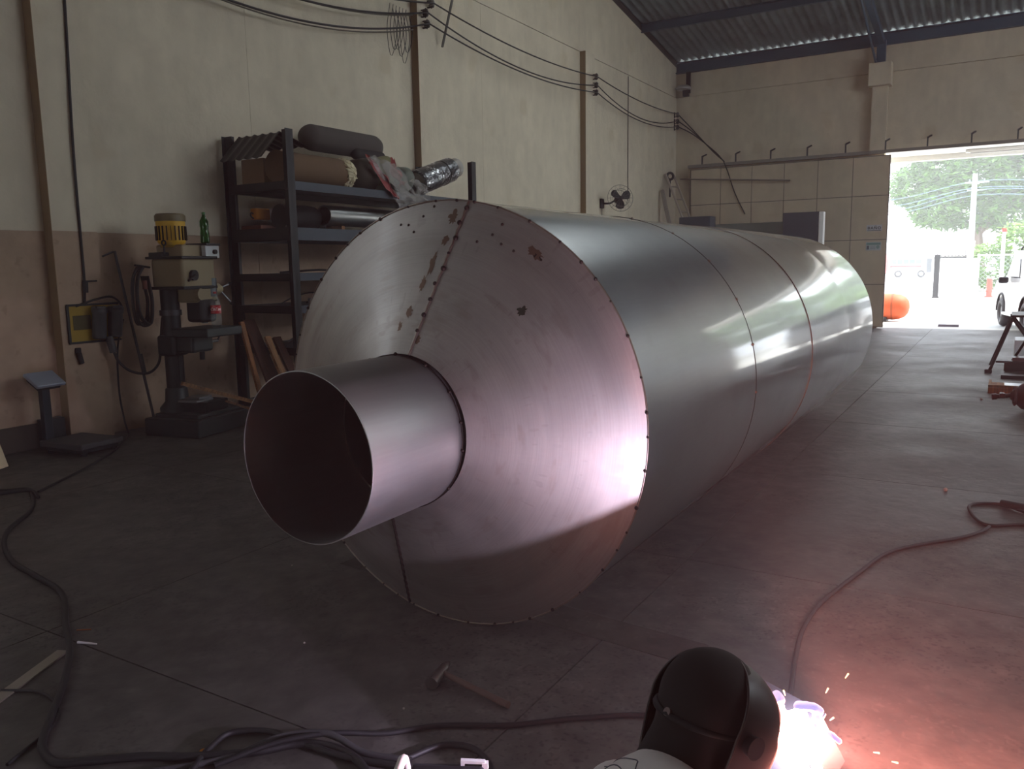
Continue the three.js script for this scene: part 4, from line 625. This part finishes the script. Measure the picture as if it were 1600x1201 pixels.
  for (let k = 0; k < 11; k++) part('roof_tile', [beam(V(-0.75 + k * 0.15, 1.66, 0.05), V(-0.75 + k * 0.15, 2.36, -0.85), 0.07, 0.05), bar(V(-0.675 + k * 0.15, 1.7, 0.06), V(-0.675 + k * 0.15, 2.4, -0.85), 0.045, 10)], k % 2 ? M(0x8d8a88, 0.8) : M(0x7b7876, 0.8), hr);
  part('eave', box(1.75, 0.06, 0.1, 0, 1.62, 0.05), mIronDark, hr);
  // utility pole and wires
  const up = thing('utility_pole', 'pale concrete utility pole in front of the big tree', 'pole', [-1.52, 0, -45]);
  part('shaft', cyl(0.16, 0.1, 5.5, 16, 0, 2.75, 0), M(0xb5bcc0, 0.7), up); part('cross_arm', [box(1.0, 0.07, 0.07, 0.1, 5.1, 0), box(0.8, 0.06, 0.06, 0.1, 4.75, 0)], M(0x9aa2a8, 0.6), up); for (const x of [-0.3, 0, 0.3]) part('pin_insulator', cyl(0.035, 0.03, 0.12, 10, 0.1 + x, 5.2, 0), M(0x7d858b, 0.4), up);
  [[5.15, 4.7, 'highest'], [4.85, 4.35, 'second'], [4.75, 4.0, 'third'], [4.5, 3.9, 'lowest']].forEach(([y, y2, n], i) => { single('power_line', new THREE.TubeGeometry(curve([[-12, y2 - 0.1, -47], [-5, (y + y2) / 2 - 0.35, -46], [-1.42, y, -45], [3, y - 0.3, -44.5], [8, y - 0.2, -44]]), 50, 0.018, 5), M(0x5f7480, 0.6), n + ' power line crossing in front of the big tree', 'wire', 'power lines on the utility pole'); });
  // bus and red truck far away
  const bs = thing('white_bus', 'distant white bus with a red stripe on the street', 'bus', [-7.2, 0, -82]);
  part('bus_body', rbox(3.6, 1.65, 1.9, 0.12, 0, 1.1, 0), mWhite, bs); part('stripe', box(2.5, 0.16, 0.02, -0.5, 0.98, 0.96), M(0xb02a24, 0.5), bs);
  for (let k = 0; k < 5; k++) part('bus_window', box(0.44, 0.42, 0.02, -1.5 + k * 0.5, 1.4, 0.955), M(0x4d6478, 0.2), bs);
  part('bus_door', box(0.42, 1.2, 0.02, 1.35, 1.05, 0.955), M(0x30393f, 0.2), bs); part('roof_pod', rbox(1.2, 0.12, 1.0, 0.04, -0.3, 1.96, 0), mWhite, bs);
  for (const x of [-1.1, 0.75]) { const w = part('tyre', new THREE.TorusGeometry(0.24, 0.1, 10, 24).translate(x, 0.33, 0.9), mRubber, bs); part('hub', turnX(cyl(0.18, 0.18, 0.1, 16), Math.PI / 2).translate(x, 0.33, 0.92), mSteel, w); }
  const rt = thing('red_truck', 'red truck end just showing left of the distant bus', 'truck', [-9.75, 0, -80.5]); part('box_body', rbox(1.2, 1.8, 1.6, 0.2, 0, 1.25, 0), M(0xc8322e, 0.5), rt); part('chassis', box(1.0, 0.2, 1.4, 0, 0.42, 0), mIronDark, rt); part('tyre', new THREE.TorusGeometry(0.22, 0.1, 10, 20).translate(0, 0.31, 0.75), mRubber, rt);
  // trees
  const leafG = (() => { const g = new THREE.BufferGeometry(); g.setAttribute('position', new THREE.Float32BufferAttribute([0, 0, 0, 0.09, 0.02, 0.22, 0, 0.05, 0.24, -0.09, 0.02, 0.22, 0.05, -0.02, 0.44, 0, -0.07, 0.56, -0.05, -0.02, 0.44], 3)); g.setIndex([0, 2, 1, 0, 3, 2, 1, 2, 4, 2, 6, 4, 3, 6, 2, 4, 6, 5]); g.computeVertexNormals(); return g; })();
  const mLeaf = P(0x4f7a1c, 0.6, 0, { transmission: 0.25, thickness: 0 }), mBark = M(0x6b5a4a, 0.9);
  function tree(name, lab, cat, base, blobs, n, size, tint, trunk) {
    const t = thing(name, lab, cat, base); if (trunk) for (const [a, b, r] of trunk) part('trunk', bar(V(...a), V(...b), r, 10, r * 0.6), mBark, t);
    const im = new THREE.InstancedMesh(leafG, mLeaf, n), d = new THREE.Object3D(), col = new THREE.Color(); im.name = 'foliage'; im.userData.kind = 'stuff'; im.castShadow = im.receiveShadow = true;
    const tot = blobs.reduce((s, b) => s + b[3] * b[4], 0);
    for (let i = 0; i < n; i++) {
      let q = rnd() * tot, b = blobs[0]; for (const k of blobs) { if ((q -= k[3] * k[4]) <= 0) { b = k; break; } }
      const dir = V(rr(-1, 1), rr(-1, 1), rr(-1, 1)).normalize(), rad = Math.cbrt(rr(0.35, 1)) * (0.86 + 0.28 * nz(dir.x * 3, dir.y * 3 + dir.z * 2, 5));
      d.position.set(b[0] + dir.x * b[3] * rad, b[1] + dir.y * b[4] * rad, b[2] + dir.z * b[3] * rad); d.rotation.set(rr(-0.4, 1.1), rr(0, 6.28), rr(-0.4, 0.4)); d.scale.setScalar(size * rr(0.7, 1.3)); d.updateMatrix(); im.setMatrixAt(i, d.matrix);
      const w = rnd(); col.setRGB(tint[0] * (0.75 + 0.6 * w), tint[1] * (0.8 + 0.4 * w), tint[2] * (0.7 + 0.5 * rnd())); im.setColorAt(i, col);
    }
    t.add(im); return t;
  }
  tree('mango_tree', 'huge spreading green tree filling the doorway view', 'tree', [-3, 0, -60], [[-2.2, 6.2, 0, 1.7, 1.5], [-0.8, 7.4, -0.5, 2.0, 1.6], [-1.0, 5.0, 0.4, 1.7, 1.6], [1.2, 6.6, 0, 2.2, 2.0], [0.6, 4.6, 0, 1.6, 1.3], [3.4, 6.4, -0.6, 2.2, 2.2], [3.2, 4.4, 0, 1.8, 1.4], [5.6, 6.0, 0, 2.4, 2.4], [-1.6, 8.6, 0, 1.4, 1.1], [2, 8.8, 0, 2.4, 1.6], [8, 6, 0, 2.6, 2.6]], 42000, 0.72, [1, 1, 1], [[[1.6, 0, 0], [1.3, 3.6, 0], 0.4], [[1.3, 3.2, 0], [-1.2, 5.6, 0], 0.2], [[1.4, 3.2, 0], [3.6, 5.6, 0], 0.22]]);
  tree('street_tree', 'broad green street tree beyond the right side of the yard', 'tree', [11, 0, -60], [[-2.5, 5.6, 0, 3, 2.8], [2, 6.2, 0, 3.4, 3.2], [0, 8.4, 0, 2.8, 2.2]], 12000, 1.1, [1, 1, 1], [[[0, 0, 0], [0, 4, 0], 0.4]]);
  tree('street_tree', 'second broad green street tree further right of the yard', 'tree', [21, 0, -56], [[-2.5, 5.2, 0, 3.2, 2.8], [2.4, 5.8, 0, 3.6, 3.2], [0, 8, 0, 3, 2.4]], 12000, 1.1, [1, 1, 1], [[[0, 0, 0], [0, 4, 0], 0.4]]);
  tree('hedge_shrub', 'lighter yellow green shrub behind the wire fence', 'shrub', [0, 0, -46], [[-0.6, 1.2, 0, 1.0, 1.2], [0.6, 1.9, 0, 1.2, 1.4], [1.8, 2.2, 0, 1.3, 1.5], [3.2, 2.4, 0, 1.5, 1.6]], 9000, 0.42, [1.25, 1.15, 0.8], [[[0.6, 0, 0], [0.6, 1.4, 0], 0.08], [[2.4, 0, 0], [2.4, 1.6, 0], 0.1]]);
  tree('hedge_tree', 'rounded pale green tree at the far right behind the shrub', 'tree', [4.5, 0, -52], [[0, 3.6, 0, 2.4, 2.2], [-2.2, 3.2, 0.4, 1.5, 1.5]], 7000, 0.55, [1.2, 1.1, 0.8], [[[0, 0, 0], [0, 2.4, 0], 0.25]]);
}
// ------------------------------------------------------------------ the welder, kneeling with his back to us, and the arc
const ARC = V(-0.367, 0.3565, -1.956), AN = V(-0.198, 0.816, 0.544).normalize();
const cap = (p, a, b, ra, rb) => { const ab = b.clone().sub(a), t = Math.max(0, Math.min(1, p.clone().sub(a).dot(ab) / ab.lengthSq())); return p.distanceTo(a.clone().addScaledVector(ab, t)) - (ra + (rb - ra) * t); };
const smin = (a, b, k) => { const h = Math.max(0, Math.min(1, 0.5 + 0.5 * (b - a) / k)); return b * (1 - h) + a * h - k * h * (1 - h); };
function sdfMesh(lo, hi, cell, f) {
  const size = Math.max(hi.x - lo.x, hi.y - lo.y, hi.z - lo.z), n = Math.ceil(size / cell) + 4, mc = new MarchingCubes(n, new THREE.MeshBasicMaterial(), false, false, 400000), p = V(0, 0, 0), c = lo.clone().add(hi).multiplyScalar(0.5), h = n / 2;
  mc.reset(); const S = size / 2 * 1.08, at = (i) => (i - h) / h;
  for (let z = 0; z < n; z++) for (let y = 0; y < n; y++) for (let x = 0; x < n; x++) { p.set(c.x + at(x) * S, c.y + at(y) * S, c.z + at(z) * S); mc.field[x + y * n + z * n * n] = -f(p); }
  mc.isolation = 0; mc.update(); const k = mc.count ?? mc.geometry.drawRange.count, pos = new Float32Array(k * 3), nor = new Float32Array(k * 3);
  for (let i = 0; i < k; i++) for (let q = 0; q < 3; q++) { pos[3 * i + q] = mc.positionArray[3 * i + q] * S + c.getComponent(q); nor[3 * i + q] = mc.normalArray[3 * i + q]; }
  const g = new THREE.BufferGeometry(); g.setAttribute('position', new THREE.BufferAttribute(pos, 3)); g.setAttribute('normal', new THREE.BufferAttribute(nor, 3)); g.setAttribute('uv', new THREE.BufferAttribute(new Float32Array(k * 2), 2)); return g;
}
{
  const t = thing('person', 'kneeling person in a white shirt and dark welding helmet bent over the arc', 'person', [0, 0, 0]);
  const HC = V(-0.456, 0.65, -1.5), nape = V(-0.5, 0.55, -1.395), up = V(-0.5, 0.5, -1.31), mid = V(-0.58, 0.4, -1.14), hip = V(-0.68, 0.27, -0.97);
  const sr = V(-0.345, 0.46, -1.26), sl = V(-0.61, 0.46, -1.4), er = V(-0.2, 0.27, -1.38), el = V(-0.68, 0.27, -1.52), hr = V(-0.27, 0.25, -1.66), hl = V(-0.48, 0.28, -1.62);
  const hpr = V(-0.58, 0.24, -0.93), hpl = V(-0.78, 0.24, -1.02), kr = V(-0.38, 0.1, -1.22), kl = V(-0.72, 0.1, -1.36), fr = V(-0.6, 0.07, -0.86), fl = V(-0.9, 0.07, -1.0);
  const shirt = (p) => { let d = cap(p, nape, up, 0.062, 0.115); d = smin(d, cap(p, up, mid, 0.118, 0.135), 0.05); d = smin(d, cap(p, mid, hip, 0.135, 0.14), 0.05); d = smin(d, cap(p, up, sr, 0.1, 0.068), 0.04); d = smin(d, cap(p, up, sl, 0.1, 0.068), 0.04); d = smin(d, cap(p, sr, er, 0.064, 0.052), 0.03); return smin(d, cap(p, sl, el, 0.064, 0.052), 0.03); };
  const body = (p) => { let d = cap(p, HC.clone().add(V(0, 0.02, 0)), HC.clone().add(V(0.02, -0.04, -0.04)), 0.09, 0.075); d = smin(d, cap(p, HC, nape, 0.055, 0.055), 0.03); d = smin(d, shirt(p) + 0.012, 0.02); for (const [a, b, r0, r1] of [[er, hr, 0.044, 0.03], [el, hl, 0.044, 0.03], [hip, hpr, 0.12, 0.1], [hip, hpl, 0.12, 0.1], [hpr, kr, 0.09, 0.065], [hpl, kl, 0.09, 0.065], [kr, fr, 0.06, 0.045], [kl, fl, 0.06, 0.045]]) d = smin(d, cap(p, a, b, r0, r1), 0.025); return d; };
  const skin = M(0x8d5f45, 0.6), mShirt = M(0xdedcd8, 0.85), mJean = M(0x27303f, 0.85);
  part('body', sdfMesh(V(-1.05, 0.0, -1.85), V(-0.05, 0.8, -0.7), 0.014, body), skin, t);
  part('shirt', sdfMesh(V(-0.95, 0.1, -1.75), V(-0.1, 0.65, -0.8), 0.012, shirt), mShirt, t, 'white cotton shirt with a thin line print on its back');
  const jeans = (p) => { let d = cap(p, hip, hpr, 0.135, 0.115); d = smin(d, cap(p, hip, hpl, 0.135, 0.115), 0.03); for (const [a, b, r0, r1] of [[hpr, kr, 0.104, 0.08], [hpl, kl, 0.104, 0.08], [kr, fr, 0.074, 0.058], [kl, fl, 0.074, 0.058]]) d = smin(d, cap(p, a, b, r0, r1), 0.025); return Math.max(d, 0.012 - p.y); };
  part('trousers', sdfMesh(V(-1.05, 0, -1.5), V(-0.25, 0.45, -0.75), 0.014, jeans), mJean, t);
  for (const [f, k] of [[fr, kr], [fl, kl]]) { const d = f.clone().sub(k).normalize(); part('shoe', sdfMesh(f.clone().add(V(-0.16, -0.08, -0.16)), f.clone().add(V(0.2, 0.08, 0.22)), 0.008, (p) => Math.max(cap(p, f.clone().addScaledVector(d, 0.03), f.clone().addScaledVector(d, 0.13), 0.048, 0.04), 0.006 - p.y)), mBlackMatt, t); }
  // gloved hands with five fingers
  for (const [h, e, s] of [[hr, er, 1], [hl, el, -1]]) {
    const f = h.clone().sub(e).normalize(), side = f.clone().cross(V(0, 1, 0)).normalize(), dn = side.clone().cross(f).normalize().negate(), at = (a, b, c) => h.clone().addScaledVector(f, a).addScaledVector(side, b).addScaledVector(dn, c);
    const ch = [0, 1, 2, 3].map((k) => { const b = -0.027 + k * 0.018, L = [0.9, 1, 0.96, 0.78][k]; return [at(0.075, b, 0), at(0.075 + 0.04 * L, b, 0.006), at(0.075 + 0.058 * L, b, 0.034), at(0.075 + 0.04 * L, b, 0.056)]; });
    ch.push([at(0.02, -s * 0.026, 0.004), at(0.045, -s * 0.05, 0.016), at(0.072, -s * 0.045, 0.036), at(0.085, -s * 0.03, 0.048)]);
    part('glove', sdfMesh(h.clone().subScalar(0.15), h.clone().addScalar(0.15), 0.0045, (p) => { let d = cap(p, at(-0.05, 0, 0), at(0.0, 0, 0), 0.044, 0.036); for (const b of [-0.02, 0, 0.02]) d = smin(d, cap(p, at(0.0, b * 0.8, 0), at(0.07, b, 0), 0.019, 0.016), 0.014); let g = 1; for (const c of ch) for (let i = 0; i < 3; i++) g = Math.min(g, cap(p, c[i], c[i + 1], 0.0105 - i * 0.0006, 0.0098 - i * 0.0006)); return smin(d, g, 0.006); }), M(0x6d4a30, 0.8), t);
  }
  // helmet
  const F = ARC.clone().add(V(0.06, 0.1, 0.18)).sub(HC).normalize(), X = V(0, 1, 0).cross(F).normalize(), Y = F.clone().cross(X), B = new THREE.Matrix4().makeBasis(X, Y, F).scale(V(0.93, 0.93, 0.93)).setPosition(HC.clone().add(V(-0.004, -0.016, 0.004)));
  const hel = (k) => {   // k: shell offset; phi 0 is the face
    const n = 48, m = 26, pos = [], idx = [];
    for (let j = 0; j <= m; j++) for (let i = 0; i <= n; i++) {
      const v = j / m, ph = (i / n * 2 - 1) * 1.86, c = Math.cos(ph), s = Math.sin(ph); let y, r;
      if (v < 0.55) { const q = v / 0.55; y = -0.185 + q * 0.2; r = 0.8 + 0.2 * Math.sin(q * Math.PI / 2); } else { const q = (v - 0.55) / 0.45 * Math.PI / 2; y = 0.015 + 0.125 * Math.sin(q); r = Math.cos(q); }
      const box4 = 1 / Math.pow(Math.pow(Math.abs(c), 2.6) + Math.pow(Math.abs(s), 2.6), 1 / 2.6), fr = (v < 0.55 ? 0.155 + 0.015 * (v / 0.55) : 0.16);
      pos.push(s * box4 * (0.128 - k) * r, y - (v > 0.55 ? k * Math.sin((v - 0.55) / 0.45 * 1.57) : 0), c * box4 * (fr - k) * r + (v < 0.55 ? 0.02 * (1 - v / 0.55) : 0));
    }
    for (let j = 0; j < m; j++) for (let i = 0; i < n; i++) { const q = j * (n + 1) + i; idx.push(q, q + 1, q + n + 1, q + 1, q + n + 2, q + n + 1); }
    const g = new THREE.BufferGeometry(); g.setAttribute('position', new THREE.Float32BufferAttribute(pos, 3)); g.setIndex(idx); g.computeVertexNormals(); g.setAttribute('uv', new THREE.Float32BufferAttribute(new Float32Array(pos.length / 3 * 2), 2)); g.userData.p = pos; g.userData.n = n; g.userData.m = m; return g;
  };
  const o = hel(0), inn = hel(0.004), rimP = []; { const n = 48, m = 26, q = (j, i) => { const k = (j * (n + 1) + i) * 3; return V(o.userData.p[k], o.userData.p[k + 1], o.userData.p[k + 2]); }; for (let i = n; i >= 0; i -= 4) rimP.push(q(0, i)); for (let j = 1; j < m; j += 2) rimP.push(q(j, 0)); rimP.push(q(m, 0)); for (let j = m - 2; j > 0; j -= 2) rimP.push(q(j, n)); }
  const hm = part('welding_helmet', [o.applyMatrix4(B), inn.applyMatrix4(B)], M(0x1d191b, 0.38), t, 'dark curved welding helmet shell');
  part('rim', new THREE.TubeGeometry(new THREE.CatmullRomCurve3(rimP, true), 200, 0.0035, 6, true).applyMatrix4(B), M(0x39302f, 0.35), hm);
  for (const s of [-1, 1]) part('pivot_knob', turnZ(cyl(0.02, 0.024, 0.024, 18), Math.PI / 2).translate(s * 0.135, 0.0, -0.01).applyMatrix4(B), mBlackMatt, hm);
  part('headband', new THREE.TorusGeometry(0.1, 0.008, 8, 40).rotateX(Math.PI / 2 - 0.25).scale(1, 1, 1.08).translate(0, 0.0, -0.01).applyMatrix4(B), mBlackMatt, hm);
  part('ratchet_knob', new THREE.CylinderGeometry(0.009, 0.009, 0.02, 16).rotateX(Math.PI / 2).translate(0.0, -0.02, -0.112).applyMatrix4(B), M(0x6b5a58, 0.5), hm);
  part('visor', rbox(0.11, 0.09, 0.02, 0.006, 0, 0.0, 0.158).applyMatrix4(B), mBlack, hm);
  part('hood', sdfMesh(HC.clone().subScalar(0.2), HC.clone().addScalar(0.2), 0.008, (p) => Math.max(smin(cap(p, HC.clone().add(V(0, 0.02, 0)), HC.clone().add(V(0.01, -0.03, -0.02)), 0.1, 0.092), cap(p, HC, nape, 0.08, 0.076), 0.03), -0.02 + p.distanceTo(HC) - 0.16)), M(0x231d1e, 0.85), t, 'dark cloth hood under the helmet');
  // thin line print on the back of the shirt
  const bn = V(-0.05, 0.86, 0.5).normalize(), bx = V(0.93, 0.1, 0.35).normalize(), by = bx.clone().cross(bn).normalize().negate(), o0 = up.clone().addScaledVector(bx, -0.085).addScaledVector(by, 0.0);
  const onShirt = (a, b) => { const p = o0.clone().addScaledVector(bx, a).addScaledVector(by, b).addScaledVector(bn, 0.3); for (let i = 0; i < 40; i++) p.addScaledVector(bn, -shirt(p) * 0.8); return p.addScaledVector(bn, 0.0005); };
  const line = (q) => { const pts = []; for (let i = 0; i + 1 < q.length; i++) for (let k = 0; k < 6; k++) pts.push(onShirt(q[i][0] + (q[i + 1][0] - q[i][0]) * k / 6, q[i][1] + (q[i + 1][1] - q[i][1]) * k / 6)); pts.push(onShirt(...q[q.length - 1])); return new THREE.TubeGeometry(new THREE.CatmullRomCurve3(pts), 60, 0.0013, 5); };
  const arcq = []; for (let i = 0; i <= 12; i++) { const a = 0.5 + i / 12 * 2.6; arcq.push([Math.cos(a) * 0.062, -0.035 + Math.sin(a) * 0.062]); }
  part('shirt_print', [line([[-0.07, 0.045], [0.045, 0.05], [0.075, 0.0], [0.085, -0.05]]), line(arcq)], M(0x55565e, 0.8), t, 'thin grey line emblem on the back of the shirt');
}
{
  // work piece on a stand
  const t = thing('work_piece', 'small tilted steel plate on a stand under the welding arc', 'work piece', [0, 0, 0]);
  const d1 = V(-0.9, 0, -0.44); d1.addScaledVector(AN, -d1.dot(AN)).normalize(); const d2 = AN.clone().cross(d1).normalize(), c = ARC.clone().addScaledVector(d1, 0.09).addScaledVector(AN, -0.007);
  part('plate', new THREE.BoxGeometry(0.2, 0.006, 0.2).applyMatrix4(new THREE.Matrix4().makeBasis(d1, AN, d1.clone().cross(AN))).translate(c.x, c.y, c.z), mIron, t);
  part('box_section', new THREE.BoxGeometry(0.16, 0.24, 0.2).applyMatrix4(new THREE.Matrix4().makeBasis(d1, AN, d1.clone().cross(AN))).translate(c.x - AN.x * 0.123, c.y - AN.y * 0.123, c.z - AN.z * 0.123), mIron, t);
  part('stand', [bar(V(c.x + 0.03, 0, c.z + 0.03), V(c.x + 0.03, c.y - 0.2, c.z + 0.03), 0.016), cyl(0.09, 0.09, 0.012, 20, c.x + 0.03, 0.006, c.z + 0.03)], mIronDark, t);
  const eh = thing('electrode_holder', 'electrode holder with a thin rod at the welding arc', 'electrode holder', [0, 0, 0]); const a = ARC.clone().add(V(0.012, -0.002, 0.012)), b = V(-0.272, 0.285, -1.8);
  part('electrode', bar(a, b, 0.002, 8), mIron, eh); part('grip', bar(b, V(-0.262, 0.262, -1.74), 0.014, 14), mBlackMatt, eh);
}
{
  const t = thing('welding_flame', 'blinding white and violet welding arc flash', 'arc', [ARC.x, ARC.y, ARC.z]);
  const mCore = M(0x000000, 1, 0, { emissive: new THREE.Color(1, 0.95, 1), emissiveIntensity: 6 }), mViol = M(0x000000, 1, 0, { emissive: new THREE.Color(0.5, 0.42, 1), emissiveIntensity: 0.8, transparent: true, opacity: 0.5 });
  const bl = (q, r) => (p) => { let d = 1; for (const [x, y, z, a] of q) d = smin(d, p.distanceTo(V(x, y, z)) - a * r, 0.012); return d; };
  // lobes laid out in metres: x right, y up, z towards the welder
  const core = [[0, 0, 0, 0.036], [-0.012, 0.03, 0, 0.034], [-0.01, 0.055, -0.005, 0.026], [0.004, 0.075, 0, 0.012], [0.015, -0.04, 0, 0.033], [0.03, -0.055, 0.01, 0.026], [-0.03, -0.05, 0, 0.02], [-0.045, 0.065, 0, 0.012], [-0.05, 0.085, 0, 0.01]];
  const viol = [[-0.062, 0.105, -0.01, 0.011], [-0.054, 0.092, -0.012, 0.013], [-0.068, 0.078, -0.012, 0.01], [-0.074, 0.062, -0.012, 0.009], [-0.06, 0.055, -0.012, 0.01], [-0.008, 0.088, -0.012, 0.013], [0.01, 0.093, -0.012, 0.012], [0.028, 0.095, -0.012, 0.011], [0.042, 0.09, -0.012, 0.009], [0.035, 0.07, -0.014, 0.012], [0.03, 0.05, -0.014, 0.012], [0.062, 0.038, -0.01, 0.007], [0.074, 0.034, -0.01, 0.008], [0.088, 0.026, -0.01, 0.007]];
  part('flame_core', sdfMesh(V(-0.12, -0.12, -0.12), V(0.12, 0.12, 0.12), 0.005, bl(core, 1)), mCore, t); part('flame_fringe', sdfMesh(V(-0.13, -0.13, -0.13), V(0.13, 0.13, 0.13), 0.005, bl(viol, 1)), mViol, t);
  const L = new THREE.PointLight(new THREE.Color(0.86, 0.72, 1), 5.6, 0, 2); L.name = 'arc_light'; L.position.copy(AN).multiplyScalar(0.003); L.castShadow = true; L.shadow.radius = 0.2; t.add(L);
  const L2 = new THREE.PointLight(new THREE.Color(1, 0.3, 0.24), 13, 0, 2); L2.name = 'molten_glow'; L2.position.set(0.085, -0.015, -0.03); L2.castShadow = true; L2.shadow.radius = 0.7; t.add(L2);
  const mSp = M(0x000000, 1, 0, { emissive: new THREE.Color(1, 0.55, 0.25), emissiveIntensity: 3 });
  const sp = [[-0.035, 0.125, 0.02], [0.17, 0.05, 0.04], [0.21, 0.045, 0.05], [-0.1, -0.005, 0.05], [0.12, -0.06, 0.06], [0.16, -0.08, 0.02], [0.05, 0.13, -0.03], [0.09, 0.17, -0.05], [0.24, -0.02, 0.0], [0.31, -0.05, 0.05], [-0.12, 0.03, 0.03], [0.07, 0.09, 0.02]];
  for (const [x, y, z] of sp) { const a = ARC.clone().add(V(x, y, z)), d = V(x, y, z).normalize(); single('spark_glow', bar(a, a.clone().addScaledVector(d, 0.014), 0.0012, 6, 0.0022), mSp, 'tiny orange spark flying from the welding arc', 'spark', 'sparks round the welding arc'); }
}

renderer.render(scene, camera);
